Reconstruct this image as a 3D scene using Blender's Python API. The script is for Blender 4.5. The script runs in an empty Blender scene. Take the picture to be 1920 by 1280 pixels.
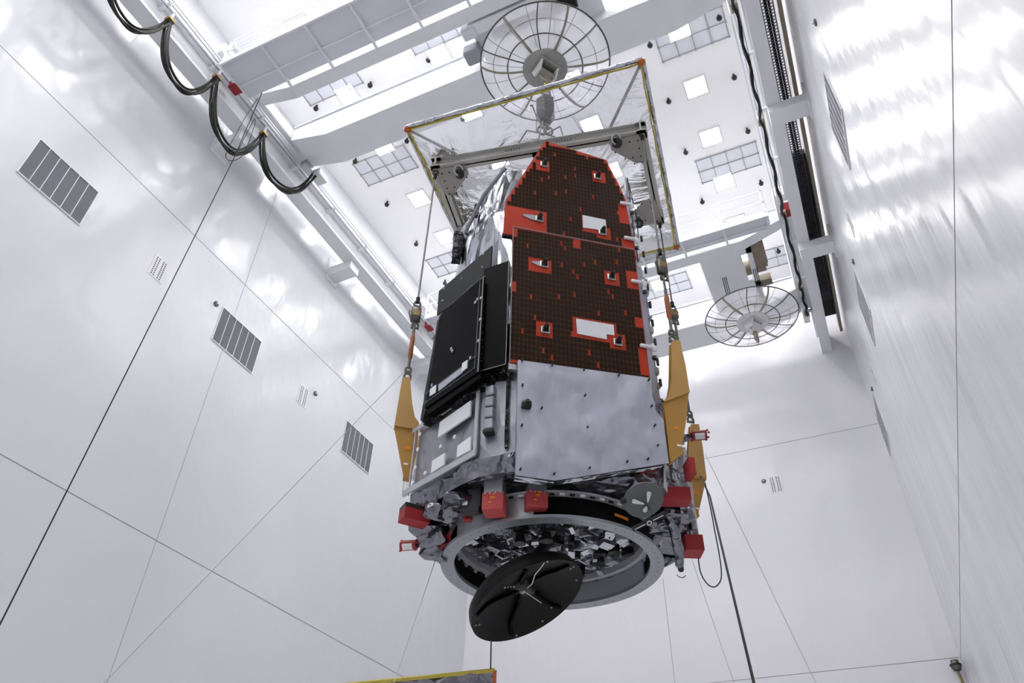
import bpy, bmesh, math, random
from mathutils import Vector, Matrix, noise
random.seed(7)
sc = bpy.context.scene
col = sc.collection
V = Vector
# ------------------------------------------------------------------ camera
F = 1414.0
Zc = V((46.5, -1683, F)).normalized()
Yc = V((850, 1212, F)).normalized(); Yc = (Yc - Zc * Yc.dot(Zc)).normalized()
Xc = Yc.cross(Zc)
if Xc.x < 0: Xc = -Xc
CAM = V((0, 0, 1.6))
cam_d = bpy.data.cameras.new('camera'); cam = bpy.data.objects.new('camera', cam_d); col.objects.link(cam)
cam_d.sensor_width = 36; cam_d.lens = 36 * F / 1920; cam_d.clip_end = 200
right = V((Xc.x, Yc.x, Zc.x)); down = V((Xc.y, Yc.y, Zc.y)); fwd = V((Xc.z, Yc.z, Zc.z))
R3 = Matrix((right, -down, -fwd)).transposed()
cam.matrix_world = Matrix.Translation(CAM) @ R3.to_4x4()
sc.camera = cam
# ------------------------------------------------------------------ world, exposure
w = bpy.data.worlds.new('world'); sc.world = w; w.use_nodes = True
w.node_tree.nodes['Background'].inputs[0].default_value = (.9, .92, 1, 1)
w.node_tree.nodes['Background'].inputs[1].default_value = .3
sc.view_settings.view_transform = 'Standard'; sc.view_settings.look = 'None'
sc.view_settings.exposure = 0.95; sc.view_settings.gamma = 1; sc.view_settings.use_curve_mapping = False
LIGHT = 26.0           # emission of the ceiling panels
XL, XR, YB, YF, ZT = -13.0, 2.1, 24.0, -9.0, 22.95

def ray(px, py):
    c = V((px - 960, py - 640, F)).normalized()
    return right * c.x + down * c.y + fwd * c.z
def onx(px, py, x): r = ray(px, py); return CAM + r * ((x - CAM.x) / r.x)
def ony(px, py, y): r = ray(px, py); return CAM + r * ((y - CAM.y) / r.y)
def onz(px, py, z): r = ray(px, py); return CAM + r * ((z - CAM.z) / r.z)
# ------------------------------------------------------------------ materials
MATS = {}
def srgb(r, g, b):
    f = lambda c: (c / 255 / 12.92) if c / 255 <= .04045 else ((c / 255 + .055) / 1.055) ** 2.4
    return (f(r), f(g), f(b), 1)
def mat(name, c, rough=.5, metal=0, spec=.5, emis=0, bump=None, vary=0, alpha=None):
    m = bpy.data.materials.new(name); m.use_nodes = True; nt = m.node_tree; N = nt.nodes; L = nt.links
    b = N['Principled BSDF']
    b.inputs['Base Color'].default_value = c; b.inputs['Roughness'].default_value = rough
    b.inputs['Metallic'].default_value = metal; b.inputs['Specular IOR Level'].default_value = spec
    if emis:
        b.inputs['Emission Color'].default_value = (1, .99, .97, 1); b.inputs['Emission Strength'].default_value = emis
    tc = N.new('ShaderNodeTexCoord'); mp = N.new('ShaderNodeMapping'); L.new(tc.outputs['Object'], mp.inputs[0])
    if bump:
        kind, scale, strength, dist, stretch = bump
        mp.inputs['Scale'].default_value = stretch
        if kind == 'noise':
            n = N.new('ShaderNodeTexNoise'); n.inputs['Scale'].default_value = scale; n.inputs['Detail'].default_value = 4
            L.new(mp.outputs[0], n.inputs['Vector']); h = n.outputs['Fac']
        else:   # crumpled foil: creases between distorted voronoi facets, two sizes
            n0 = N.new('ShaderNodeTexNoise'); n0.inputs['Scale'].default_value = scale * .7; n0.inputs['Detail'].default_value = 3
            L.new(mp.outputs[0], n0.inputs['Vector'])
            mx = N.new('ShaderNodeVectorMath'); mx.operation = 'MULTIPLY_ADD'
            L.new(n0.outputs['Color'], mx.inputs[0]); mx.inputs[1].default_value = (1.2 / scale,) * 3; L.new(mp.outputs[0], mx.inputs[2])
            v1 = N.new('ShaderNodeTexVoronoi'); v1.inputs['Scale'].default_value = scale; L.new(mx.outputs[0], v1.inputs['Vector'])
            v2 = N.new('ShaderNodeTexVoronoi'); v2.inputs['Scale'].default_value = scale * 2.7; L.new(mx.outputs[0], v2.inputs['Vector'])
            ad = N.new('ShaderNodeMath'); ad.operation = 'MULTIPLY_ADD'
            L.new(v2.outputs['Distance'], ad.inputs[0]); ad.inputs[1].default_value = .35; L.new(v1.outputs['Distance'], ad.inputs[2]); h = ad.outputs[0]
        bp = N.new('ShaderNodeBump'); bp.inputs['Strength'].default_value = strength; bp.inputs['Distance'].default_value = dist
        L.new(h, bp.inputs['Height']); L.new(bp.outputs[0], b.inputs['Normal'])
    if vary:
        n = N.new('ShaderNodeTexNoise'); n.inputs['Scale'].default_value = 1.3; n.inputs['Detail'].default_value = 5
        L.new(tc.outputs['Object'], n.inputs['Vector'])
        rmp = N.new('ShaderNodeMapRange'); L.new(n.outputs['Fac'], rmp.inputs[0])
        rmp.inputs[1].default_value = .3; rmp.inputs[2].default_value = .7
        rmp.inputs[3].default_value = 1 - vary; rmp.inputs[4].default_value = 1 + vary
        hs = N.new('ShaderNodeHueSaturation'); hs.inputs['Color'].default_value = c
        L.new(rmp.outputs[0], hs.inputs['Value']); L.new(hs.outputs[0], b.inputs['Base Color'])
    MATS[name] = m
    return m
M = MATS
mat('wall_left', srgb(222, 223, 228), .22, bump=('noise', .42, .35, .4, (1, 1, .5)), spec=.5)
mat('wall_right', srgb(222, 223, 228), .24, bump=('noise', .62, .5, .22, (1, 1, .2)), spec=.5)
mat('wall_back', srgb(240, 239, 244), .25, bump=('noise', .6, .3, .3, (1, 1, .4)), spec=.5)
mat('wall_front', srgb(222, 223, 229), .3)
mat('ceiling', srgb(247, 246, 246), .7)
mat('floor', srgb(230, 230, 231), .3)
mat('seam', srgb(150, 150, 156), .6)
mat('steel_white', srgb(236, 237, 241), .42, vary=.02)
mat('steel_edge', srgb(222, 224, 232), .45)
mat('louver', srgb(158, 160, 168), .6)
mat('louver_dark', srgb(104, 106, 114), .7)
mat('frame_white', srgb(238, 238, 240), .5)
mat('filter', srgb(222, 224, 230), .6)
mat('filter_frame', srgb(165, 166, 170), .5)
mat('light', srgb(255, 255, 253), .5, emis=LIGHT)
mat('light_frame', srgb(225, 225, 226), .5)
mat('black', srgb(20, 20, 21), .45)
mat('cable', srgb(26, 25, 23), .55, spec=.3)
mat('cable_grey', srgb(120, 120, 118), .4, metal=.5)
mat('brass', srgb(140, 118, 72), .45, metal=.6)
mat('red', srgb(150, 36, 42), .45)
mat('red_cover', srgb(158, 44, 48), .5, spec=.3)
mat('red_cap', srgb(190, 78, 80), .5, spec=.3)
mat('tan', srgb(170, 160, 140), .6)
mat('machinery', srgb(140, 128, 114), .55, metal=.3, vary=.25)
mat('pale_line', srgb(190, 190, 196), .6)
mat('foil_dark', srgb(132, 132, 141), .24, metal=.92, bump=('crumple', 2.3, .9, .16, (1, 1, 1)), vary=.3)
mat('foil_black', srgb(42, 42, 46), .22, metal=.6, bump=('crumple', 5, .9, .1, (1, 1, 1)))
mat('foil_bright', srgb(188, 190, 198), .2, metal=.95, bump=('crumple', 1.5, 1, .25, (1, 1, .35)), vary=.12)
mat('foil_inner', srgb(165, 165, 174), .18, metal=.96, bump=('crumple', 2.2, .8, .14, (1, 1, 1)), vary=.3)
mat('foil_box', srgb(205, 206, 214), .2, metal=.92, bump=('noise', 3, .5, .06, (1, 1, 1)), vary=.2)
mat('blanket', srgb(150, 151, 159), .34, metal=.6, bump=('crumple', 1.2, .5, .16, (1, 1, .5)), vary=.06)
mat('tape', srgb(190, 191, 197), .4, metal=.4)
mat('radiator_white', srgb(180, 182, 194), .32, metal=.35, bump=('noise', 1.6, .6, .2, (1, 1, .5)))
mat('white_patch', srgb(240, 241, 244), .5)
mat('patch_line', srgb(196, 198, 204), .5)
mat('orange', srgb(186, 58, 34), .5, spec=.2)
mat('cell', srgb(44, 25, 11), .2, spec=.1)
mat('cell_grid', srgb(98, 64, 42), .5, spec=.2)
mat('radiator_black', srgb(4, 4, 5), .35, spec=.05)
mat('black_sheet', srgb(36, 37, 39), .45, spec=.25)
mat('edge_silver', srgb(150, 152, 156), .35, metal=.7)
mat('metal', srgb(176, 178, 180), .3, metal=.9)
mat('ring_metal', srgb(158, 161, 166), .42, metal=.7)
mat('ring_plain', srgb(196, 200, 204), .35, metal=.6)
mat('ring_black', srgb(8, 8, 8), .5, spec=.1)
mat('dish_black', srgb(15, 15, 14), .5, spec=.18)
mat('white_cone', srgb(232, 232, 234), .35)
mat('disc_grey', srgb(96, 98, 100), .5)
mat('yellow', srgb(198, 154, 84), .45, vary=.08)
mat('yellow_dark', srgb(184, 138, 62), .5, vary=.08)
mat('orange_label', srgb(236, 132, 24), .5)
mat('orange_strap', srgb(150, 84, 28), .5)
mat('beam_grey', srgb(184, 182, 174), .45, metal=.2, vary=.05)
mat('gusset', srgb(160, 154, 148), .5, metal=.1)
mat('shackle', srgb(104, 102, 96), .35, metal=.85, vary=.3)
mat('tape_yellow', srgb(196, 178, 70), .5)
mat('tape_orange', srgb(186, 96, 36), .5)
mat('hub', srgb(150, 150, 146), .28, metal=.85, vary=.12)
mat('hub_white', srgb(220, 220, 220), .4)
mat('rib', srgb(150, 144, 130), .5, metal=.3)
mat('rib_dark', srgb(84, 82, 80), .5, metal=.3)
mat('gold', srgb(190, 150, 40), .35, metal=.7)
def film(name, tr, wh, tint, bscale, bst):
    m = bpy.data.materials.new(name); m.use_nodes = True; nt = m.node_tree; N = nt.nodes; L = nt.links
    N.remove(N['Principled BSDF']); out = N['Material Output']
    t = N.new('ShaderNodeBsdfTransparent'); t.inputs[0].default_value = tint
    g = N.new('ShaderNodeBsdfGlossy'); g.inputs['Roughness'].default_value = .16
    d = N.new('ShaderNodeBsdfTranslucent'); d.inputs[0].default_value = (.9, .9, .95, 1)
    m1 = N.new('ShaderNodeMixShader'); m1.inputs[0].default_value = wh
    m2 = N.new('ShaderNodeMixShader')
    tc = N.new('ShaderNodeTexCoord'); n = N.new('ShaderNodeTexNoise'); n.inputs['Scale'].default_value = bscale
    n.inputs['Detail'].default_value = 5; n.inputs['Distortion'].default_value = 1.5; L.new(tc.outputs['Object'], n.inputs['Vector'])
    bp = N.new('ShaderNodeBump'); bp.inputs['Strength'].default_value = bst; bp.inputs['Distance'].default_value = .15
    L.new(n.outputs['Fac'], bp.inputs['Height']); L.new(bp.outputs[0], g.inputs['Normal'])
    fr = N.new('ShaderNodeFresnel'); fr.inputs[0].default_value = 1.5; L.new(bp.outputs[0], fr.inputs['Normal'])
    ad = N.new('ShaderNodeMath'); ad.operation = 'ADD'; ad.use_clamp = True; ad.inputs[1].default_value = 1 - tr - wh; L.new(fr.outputs[0], ad.inputs[0])
    L.new(t.outputs[0], m1.inputs[1]); L.new(d.outputs[0], m1.inputs[2])
    L.new(ad.outputs[0], m2.inputs[0]); L.new(m1.outputs[0], m2.inputs[1]); L.new(g.outputs[0], m2.inputs[2])
    L.new(m2.outputs[0], out.inputs[0]); MATS[name] = m
film('film', .84, .05, (.86, .87, .92, 1), 1.3, .6)
film('film_dish', .55, .38, (.95, .95, .97, 1), 1.2, .3)

# ------------------------------------------------------------------ mesh builder
def ident(p): return V(p)
class MB:
    def __init__(s, T=None): s.v = []; s.f = []; s.T = T or ident; s.smooth = False
    def add(s, vs, fs):
        o = len(s.v); s.v += [s.T(p) for p in vs]; s.f += [tuple(o + i for i in f) for f in fs]; return s
    def raw(s, vs, fs):
        o = len(s.v); s.v += [V(p) for p in vs]; s.f += [tuple(o + i for i in f) for f in fs]; return s
    def box(s, lo, hi):
        x0, y0, z0 = lo; x1, y1, z1 = hi
        return s.add([(x0,y0,z0),(x1,y0,z0),(x1,y1,z0),(x0,y1,z0),(x0,y0,z1),(x1,y0,z1),(x1,y1,z1),(x0,y1,z1)],
                     [(0,3,2,1),(4,5,6,7),(0,1,5,4),(1,2,6,5),(2,3,7,6),(3,0,4,7)])
    def bbox(s, c, h, b=.2):      # bevelled box: centre, half sizes, bevel as a share of the smallest
        b = min(h) * b
        vs = []; 
        for sx in (-1, 1):
            for sy in (-1, 1):
                for sz in (-1, 1):
                    for k in range(3):
                        p = [sx * h[0], sy * h[1], sz * h[2]]
                        for j in range(3):
                            if j != k: p[j] -= (sx, sy, sz)[j] * b
                        vs.append(tuple(c[j] + p[j] for j in range(3)))
        bm = bmesh.new()
        for p in vs: bm.verts.new(p)
        bmesh.ops.convex_hull(bm, input=bm.verts); bm.verts.index_update()
        s.add([tuple(v.co) for v in bm.verts], [tuple(v.index for v in f.verts) for f in bm.faces]); bm.free(); return s
    def prism(s, pts, d):         # polygon in the T frame extruded by vector d
        n = len(pts); d = V(d); a = [V(p) for p in pts]; b = [p + d for p in a]
        return s.add(a + b, [tuple(range(n))[::-1], tuple(range(n, 2 * n))] + [(i, (i + 1) % n, n + (i + 1) % n, n + i) for i in range(n)])
    def hull(s, pts):
        bm = bmesh.new()
        for p in pts: bm.verts.new(p)
        r = bmesh.ops.convex_hull(bm, input=bm.verts)
        bmesh.ops.delete(bm, geom=[g for g in r['geom_interior'] if isinstance(g, bmesh.types.BMVert)], context='VERTS')
        bm.verts.index_update()
        s.add([tuple(v.co) for v in bm.verts], [tuple(v.index for v in f.verts) for f in bm.faces]); bm.free(); return s
    def tube(s, pts, r, n=8, closed=False, flat=1.0):
        P = [s.T(p) for p in pts]; K = len(P); rings = []; up = None
        for i, p in enumerate(P):
            a = P[(i - 1) % K] if (closed or i > 0) else p; b = P[(i + 1) % K] if (closed or i < K - 1) else p
            t = (b - a).normalized()
            if up is None: up = t.orthogonal().normalized()
            up = (up - t * up.dot(t)); up = up.normalized() if up.length > 1e-6 else t.orthogonal().normalized()
            sd = t.cross(up)
            rr = r[i] if isinstance(r, (list, tuple)) else r
            rings.append([p + up * (math.cos(2*math.pi*k/n) * rr) + sd * (math.sin(2*math.pi*k/n) * rr * flat) for k in range(n)])
        vs = [q for g in rings for q in g]; fs = []
        for i in range(K if closed else K - 1):
            j = (i + 1) % K
            for k in range(n): fs.append((i*n+k, i*n+(k+1)%n, j*n+(k+1)%n, j*n+k))
        if not closed: fs += [tuple(range(n))[::-1], tuple((K-1)*n+k for k in range(n))]
        s.smooth = True
        return s.raw(vs, fs)
    def strip(s, pts, w, th, up):   # flat bar of width w along a path, T frame
        P = [s.T(p) for p in pts]; up = V(up); vs = []; fs = []
        for i, p in enumerate(P):
            t = (P[min(i+1, len(P)-1)] - P[max(i-1, 0)]).normalized(); sd = t.cross(up).normalized(); u2 = sd.cross(t)
            vs += [p - sd*w/2 - u2*th/2, p + sd*w/2 - u2*th/2, p + sd*w/2 + u2*th/2, p - sd*w/2 + u2*th/2]
        for i in range(len(P)-1):
            for k in range(4): fs.append((i*4+k, i*4+(k+1)%4, i*4+4+(k+1)%4, i*4+4+k))
        fs += [(3,2,1,0), tuple(len(vs)-4+k for k in range(4))]
        return s.raw(vs, fs)
    def lathe(s, prof, c, n=48, close=False, axis=None):   # prof of (radius, height) about point c (T frame), axis in world
        c = s.T(c); ax = V(axis or (0, 0, 1)).normalized(); a = ax.orthogonal().normalized(); b = ax.cross(a); vs = []; fs = []
        for r, h in prof:
            vs += [c + ax*h + (a*math.cos(2*math.pi*k/n) + b*math.sin(2*math.pi*k/n)) * r for k in range(n)]
        m = len(prof)
        for i in range(m if close else m - 1):
            j = (i + 1) % m
            for k in range(n): fs.append((i*n+k, i*n+(k+1)%n, j*n+(k+1)%n, j*n+k))
        if not close:
            if prof[0][0] > 1e-6: fs.append(tuple(range(n))[::-1])
            if prof[-1][0] > 1e-6: fs.append(tuple((m-1)*n+k for k in range(n)))
        return s.raw(vs, fs)
    def grid(s, fn, nu, nv):
        return s.add([fn(i/nu, j/nv) for j in range(nv+1) for i in range(nu+1)],
                     [(j*(nu+1)+i, j*(nu+1)+i+1, (j+1)*(nu+1)+i+1, (j+1)*(nu+1)+i) for j in range(nv) for i in range(nu)])
    def crumple(s, cuts, amp, scale, keep=None):
        bm = bmesh.new(); vv = [bm.verts.new(p) for p in s.v]
        for f in s.f:
            try: bm.faces.new([vv[i] for i in f])
            except ValueError: pass
        bmesh.ops.remove_doubles(bm, verts=bm.verts, dist=1e-4)
        bmesh.ops.triangulate(bm, faces=bm.faces)
        for _ in range(cuts):
            bmesh.ops.subdivide_edges(bm, edges=[e for e in bm.edges if e.calc_length() > amp * 2.5], cuts=1, use_grid_fill=True)
            bmesh.ops.triangulate(bm, faces=[f for f in bm.faces if len(f.verts) > 3])
        for v in bm.verts:
            q = v.co * scale
            d = noise.noise_vector(q) * .6 + noise.noise_vector(q * 2.7) * .5
            dv = noise.voronoi(q * 1.3)[0][0] - .4
            v.co += (d * .6 + v.normal * dv) * amp if v.normal.length else d * amp
        bm.verts.index_update()
        s.v = [v.co.copy() for v in bm.verts]; s.f = [tuple(v.index for v in f.verts) for f in bm.faces]; bm.free(); return s
    def build(s, name, m, parent=None, smooth=None):
        org = V(parent['o_']) if parent is not None and 'o_' in parent else V((0, 0, 0))
        base = org
        if parent is None:
            base = sum(s.v, V((0,0,0))) / len(s.v); base = V((base.x, base.y, min(p.z for p in s.v)))
        me = bpy.data.meshes.new(name); me.from_pydata([p - base for p in s.v], [], s.f)
        bm = bmesh.new(); bm.from_mesh(me); bmesh.ops.recalc_face_normals(bm, faces=bm.faces); bm.to_mesh(me); bm.free()
        me.materials.append(M[m] if isinstance(m, str) else m)
        o = bpy.data.objects.new(name, me); col.objects.link(o)
        sm = s.smooth if smooth is None else smooth
        if sm:
            for p in me.polygons: p.use_smooth = True
            try: me.set_sharp_from_angle(angle=math.radians(50))
            except Exception: pass
        if parent is not None: o.parent = parent
        else: o.location = base
        o['o_'] = tuple(base)
        return o
def tag(o, label, cat, group=None, kind=None):
    o['label'] = label; o['category'] = cat
    if group: o['group'] = group
    if kind: o['kind'] = kind
    return o
def thing(name, label, cat, loc, group=None):
    o = bpy.data.objects.new(name, None); col.objects.link(o); o.location = loc; o['o_'] = tuple(loc); o.empty_display_size = .1
    return tag(o, label, cat, group)
def struct(o): o['kind'] = 'structure'; return o
def copy_tree(o, shift=None, parent=None):
    c = o.copy(); col.objects.link(c)
    if parent is not None: c.parent = parent
    else: c.location = o.location + V(shift)
    c['o_'] = tuple(V(o['o_']) + V(shift))
    for ch in list(o.children): copy_tree(ch, shift, c)
    return c
def bez(p0, p1, p2, p3, n=14):
    return [p0*(1-t)**3 + p1*3*t*(1-t)**2 + p2*3*t*t*(1-t) + p3*t**3 for t in [i/n for i in range(n+1)]]

# ------------------------------------------------------------------ room shell
def slab(name, lo, hi, m):
    return struct(MB().box(lo, hi).build(name, m))
T_ = .3
floor = slab('floor', (XL-T_, YF-T_, -T_), (XR+T_, YB+T_, 0), 'floor')
ceil = slab('ceiling', (XL-T_, YF-T_, ZT), (XR+T_, YB+T_, ZT+T_), 'ceiling')
wl = slab('wall_left', (XL-T_, YF, 0), (XL, YB, ZT), 'wall_left')
wr = slab('wall_right', (XR, YF, 0), (XR+T_, YB, ZT), 'wall_right')
wb = slab('wall_back', (XL-T_, YB, 0), (XR+T_, YB+T_, ZT), 'wall_back')
wf = slab('wall_front', (XL-T_, YF-T_, 0), (XR+T_, YF, ZT), 'wall_front')
def seam(wall, lo, hi):
    MB().box(lo, hi).build('panel_seam', 'seam', wall)
s_ = .008
for z in (8.39, 15.83): seam(wl, (XL, YF, z-s_), (XL+.004, YB, z+s_)); 
seam(wl, (XL, 10.25-s_*.6, 0), (XL+.003, 10.25+s_*.6, 20.5))
seam(wr, (XR-.004, YF, 8.3-s_), (XR, YB, 8.3+s_))
for z in (8.39, 15.9): seam(wb, (XL, YB-.004, z-s_), (XR, YB, z+s_))

# ------------------------------------------------------------------ wall vents
def louver_vent(label, wallx, y0, y1, z0, z1, sgn):
    t = thing('wall_vent', label, 'vent', (wallx, (y0+y1)/2, z0), 'louvred return air vents on the walls')
    X = lambda d: wallx + sgn * d
    def bx(m, y_0, z_0, y_1, z_1, d0, d1): m.box((min(X(d0), X(d1)), y_0, z_0), (max(X(d0), X(d1)), y_1, z_1))
    m = MB(); bx(m, y0, z0, y1, z1, .0, .008); m.build('backing', 'louver_dark', t)
    m = MB()
    n = 34
    for i in range(n):
        z = z0 + .03 + (z1 - z0 - .06) * i / n
        m.prism([(X(.008), y0, z), (X(.008), y0, z+.006), (X(.026), y0, z+.024), (X(.026), y0, z+.018)], (0, y1-y0, 0))
    m.build('louvres', 'louver', t)
    m = MB(); e = .022
    bx(m, y0-e, z0-e, y1+e, z0, 0, .03); bx(m, y0-e, z1, y1+e, z1+e, 0, .03); bx(m, y0-e, z0, y0, z1, 0, .03); bx(m, y1, z0, y1+e, z1, 0, .03)
    m.build('frame', 'frame_white', t)
    m = MB()
    for i in range(1, 6):
        y = y0 + (y1-y0)*i/6; bx(m, y-.007, z0, y+.007, z1, .004, .029)
    m.build('mullions', 'frame_white', t)
for y, l in ((4.26, 'large six-bay louvred vent on the left wall, nearest the top left of the photo'),
             (9.84, 'large six-bay louvred vent on the left wall, middle one of three beside the vertical seam'),
             (15.46, 'large six-bay louvred vent on the left wall, closest to the satellite')):
    louver_vent(l, XL, y, y+1.5, 13.58, 14.63, 1)
for y, l in ((9.95, 'louvred vent seen edge-on on the right wall, highest in the photo'),
             (16.1, 'louvred vent seen edge-on on the right wall, middle one of three'),
             (22.0, 'louvred vent seen edge-on on the right wall, lowest and nearest the back corner')):
    louver_vent(l, XR, y, y+1.5, 14.4, 15.8, -1)
def perf(label, T, w=.42, h=.62):
    m = MB(T); 
    p = m.box((-w/2, -h/2, 0), (w/2, h/2, .01)).build('perforated_vent', 'frame_white')
    tag(p, label, 'vent', 'small perforated wall vents')
    q = MB(T)
    for a in (-.13, -.06, .06, .13):
        for k in range(9):
            z = -h/2 + .06 + k * (h-.12)/8
            q.box((a-.018, z-.018, .008), (a+.018, z+.018, .013))
    q.build('holes', 'louver_dark', p)
for (y, z), l in (((7.79, 14.15), 'small perforated vent on the left wall beside the largest louvred vent'),
                  ((13.38, 14.2), 'small perforated vent on the left wall between the two lower louvred vents'),
                  ((19.08, 14.15), 'small perforated vent on the left wall just below the yellow bracket tip')):
    perf(l, lambda p, y=y, z=z: V((XL + p[2], y + p[0], z + p[1])))
for (y, z), l in (((14.0, 15.4), 'small perforated vent edge-on on the right wall between the upper two louvred vents'),
                  ((20.3, 15.4), 'small perforated vent edge-on on the right wall between the lower two louvred vents')):
    perf(l, lambda p, y=y, z=z: V((XR - p[2], y - p[0], z + p[1])))
perf('small perforated vent on the back wall beside a round sensor', lambda p: V((-1.52 + p[0], YB - p[2], 14.4 + p[1])))
def sensor(label, c, ax):
    t = thing('wall_sensor', label, 'sensor', c, 'round wall sensors')
    MB().lathe([(.075, 0), (.075, .03), (.05, .045), (0, .045)], c, 20, axis=ax).build('body', 'louver_dark', t)
    MB().lathe([(.03, .04), (.025, .075), (0, .08)], c, 12, axis=ax).build('lens', 'frame_white', t)
for (y, z), l in (((9.6, 14.56), 'round grey sensor on the left wall above the middle louvred vent'), ((13.85, 14.59), 'round grey sensor on the left wall right of a perforated vent')):
    sensor(l, (XL, y, z), (1, 0, 0))
for (y, z), l in (((8.91, 15.9), 'round sensor on the right wall near the top of the photo'), ((15.77, 15.78), 'round sensor on the right wall above the middle louvred vent'), ((21.96, 15.95), 'round sensor on the right wall above the lowest louvred vent')):
    sensor(l, (XR, y, z), (-1, 0, 0))
sensor('round grey sensor on the back wall', (-1.88, YB, 14.59), (0, -1, 0))
# corner camera with its cable at the back right corner
cc_ = V((1.93, 23.8, 8.15))
t = thing('security_camera', 'dark dome camera on the corner of the back and right walls with a cable dropping', 'camera', cc_)
MB().lathe([(0, -.16), (.09, -.14), (.13, -.05), (.13, .02), (.1, .05), (.1, .12), (0, .12)], cc_, 20).build('housing', 'shackle', t, True)
MB().lathe([(.145, -.02), (.145, .02)], cc_, 20).build('band', 'black', t, True)
MB().tube([cc_ + V((0, 0, -.12)), cc_ + V((.02, -.05, -.4)), cc_ + V((.05, -.05, -1.0)), cc_ + V((.05, -.03, -3))], .035, 8).build('cable', 'brass', t)

# ------------------------------------------------------------------ ceiling lights, filters, sprinklers
ORD = ['first', 'second', 'third', 'fourth', 'fifth', 'sixth', 'seventh', 'eighth', 'ninth', 'tenth', 'eleventh', 'twelfth', 'thirteenth', 'fourteenth', 'fifteenth', 'sixteenth']
t0 = thing('ceiling_light', '', 'ceiling light', (0, 0, ZT), 'square recessed ceiling lights')
h_ = .3
m = MB(); m.box((-h_-.06, -h_-.06, ZT-.03), (h_+.06, -h_, ZT)); m.box((-h_-.06, h_, ZT-.03), (h_+.06, h_+.06, ZT)); m.box((-h_-.06, -h_, ZT-.03), (-h_, h_, ZT)); m.box((h_, -h_, ZT-.03), (h_+.06, h_, ZT))
m.build('frame', 'light_frame', t0)
MB().box((-h_, -h_, ZT-.032), (h_, h_, ZT-.005)).build('diffuser', 'light', t0)
cols = [(-.55, 'nearest the right wall'), (-4.0, 'second from the right wall'), (-7.4, 'second from the left wall'), (-10.72, 'nearest the left wall')]
first = True
LY = [22.0, 20.0, 17.97, 15.95, 13.95, 11.85, 9.78, 7.35, 5.2, 3.1, 1.0, -1.1, -3.2, -5.3, -7.4]
for x, cn in cols:
    for k, y in enumerate(LY):
        yy = y + (.38 if x < -9 and y < 17 and y > 13 else 0)
        if first: o = t0; o.location = (x, yy, ZT); first = False; o['o_'] = (x, yy, ZT)
        else: o = copy_tree(t0, V((x, yy, ZT)) - t0.location)
        o['label'] = f'square ceiling light in the row {cn}, {ORD[k]} from the back wall'
def filter_panel(x, y, label):
    t = thing('ceiling_filter', label, 'ceiling filter', (x, y, ZT), 'gridded ceiling filter panels')
    MB().box((x-1, y-.5, ZT-.02), (x+1, y+.5, ZT)).build('filter_media', 'filter', t)
    m = MB()
    for i in range(5): m.box((x-1+i*.5-.011, y-.5, ZT-.05), (x-1+i*.5+.011, y+.5, ZT-.018))
    for j in range(3): m.box((x-1, y-.5+j*.5-.011, ZT-.052), (x+1, y-.5+j*.5+.011, ZT-.017))
    for i in range(5):
        for j in range(3): m.box((x-1+i*.5-.03, y-.5+j*.5-.03, ZT-.06), (x-1+i*.5+.03, y-.5+j*.5+.03, ZT-.02))
    m.build('grid_frame', 'filter_frame', t)
for x, y, l in ((-.25, 12.2, 'grey gridded filter panel on the ceiling right of the clear disc, top of photo'),
                (-.25, 17.2, 'grey gridded filter panel on the ceiling above the far crane railing'),
                (.0, 22.3, 'gridded filter panel on the ceiling beside the far trolley at the right rail'),
                (-3.9, 22.2, 'gridded filter panel on the ceiling behind the slings, beyond the far crane walkway'),
                (-11.06, 12.6, 'gridded filter panel on the ceiling left of the clear tray corner'),
                (-11.0, 17.6, 'gridded filter panel on the ceiling behind the foil shroud'),
                (-11.02, 9.1, 'gridded filter panel between the near crane girders, nearest the left wall'),
                (-7.03, 8.95, 'gridded filter panel between the near crane girders, left of the clear disc')):
    filter_panel(x, y, l)
spr = [(x, y, a, b) for x, a in ((.6, 'nearest the right wall'), (-1.45, 'second from the right wall'), (-7.7, 'in the middle rows of the ceiling'), (-9.8, 'second from the left wall'), (-11.85, 'nearest the left wall'))
       for y, b in ((9.7, 'sixth'), (11.95, 'fifth'), (14.0, 'fourth'), (16.1, 'third'), (18.4, 'second'), (21.9, 'first'))]
sp0 = None
for x, y, a, b in spr:
    if sp0 is None:
        sp0 = thing('sprinkler', '', 'sprinkler', (x, y, ZT), 'small black ceiling sprinklers')
        MB().lathe([(.035, -.14), (.035, 0)], (x, y, ZT), 12).build('pipe', 'black', sp0, True)
        MB().lathe([(0, -.24), (.07, -.22), (.085, -.16), (.05, -.12), (0, -.11)], (x, y, ZT), 14).build('head', 'black', sp0, True)
        o = sp0
    else: o = copy_tree(sp0, V((x, y, ZT)) - sp0.location)
    o['label'] = f'small black ceiling sprinkler {a}, {b} from the back wall'

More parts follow.
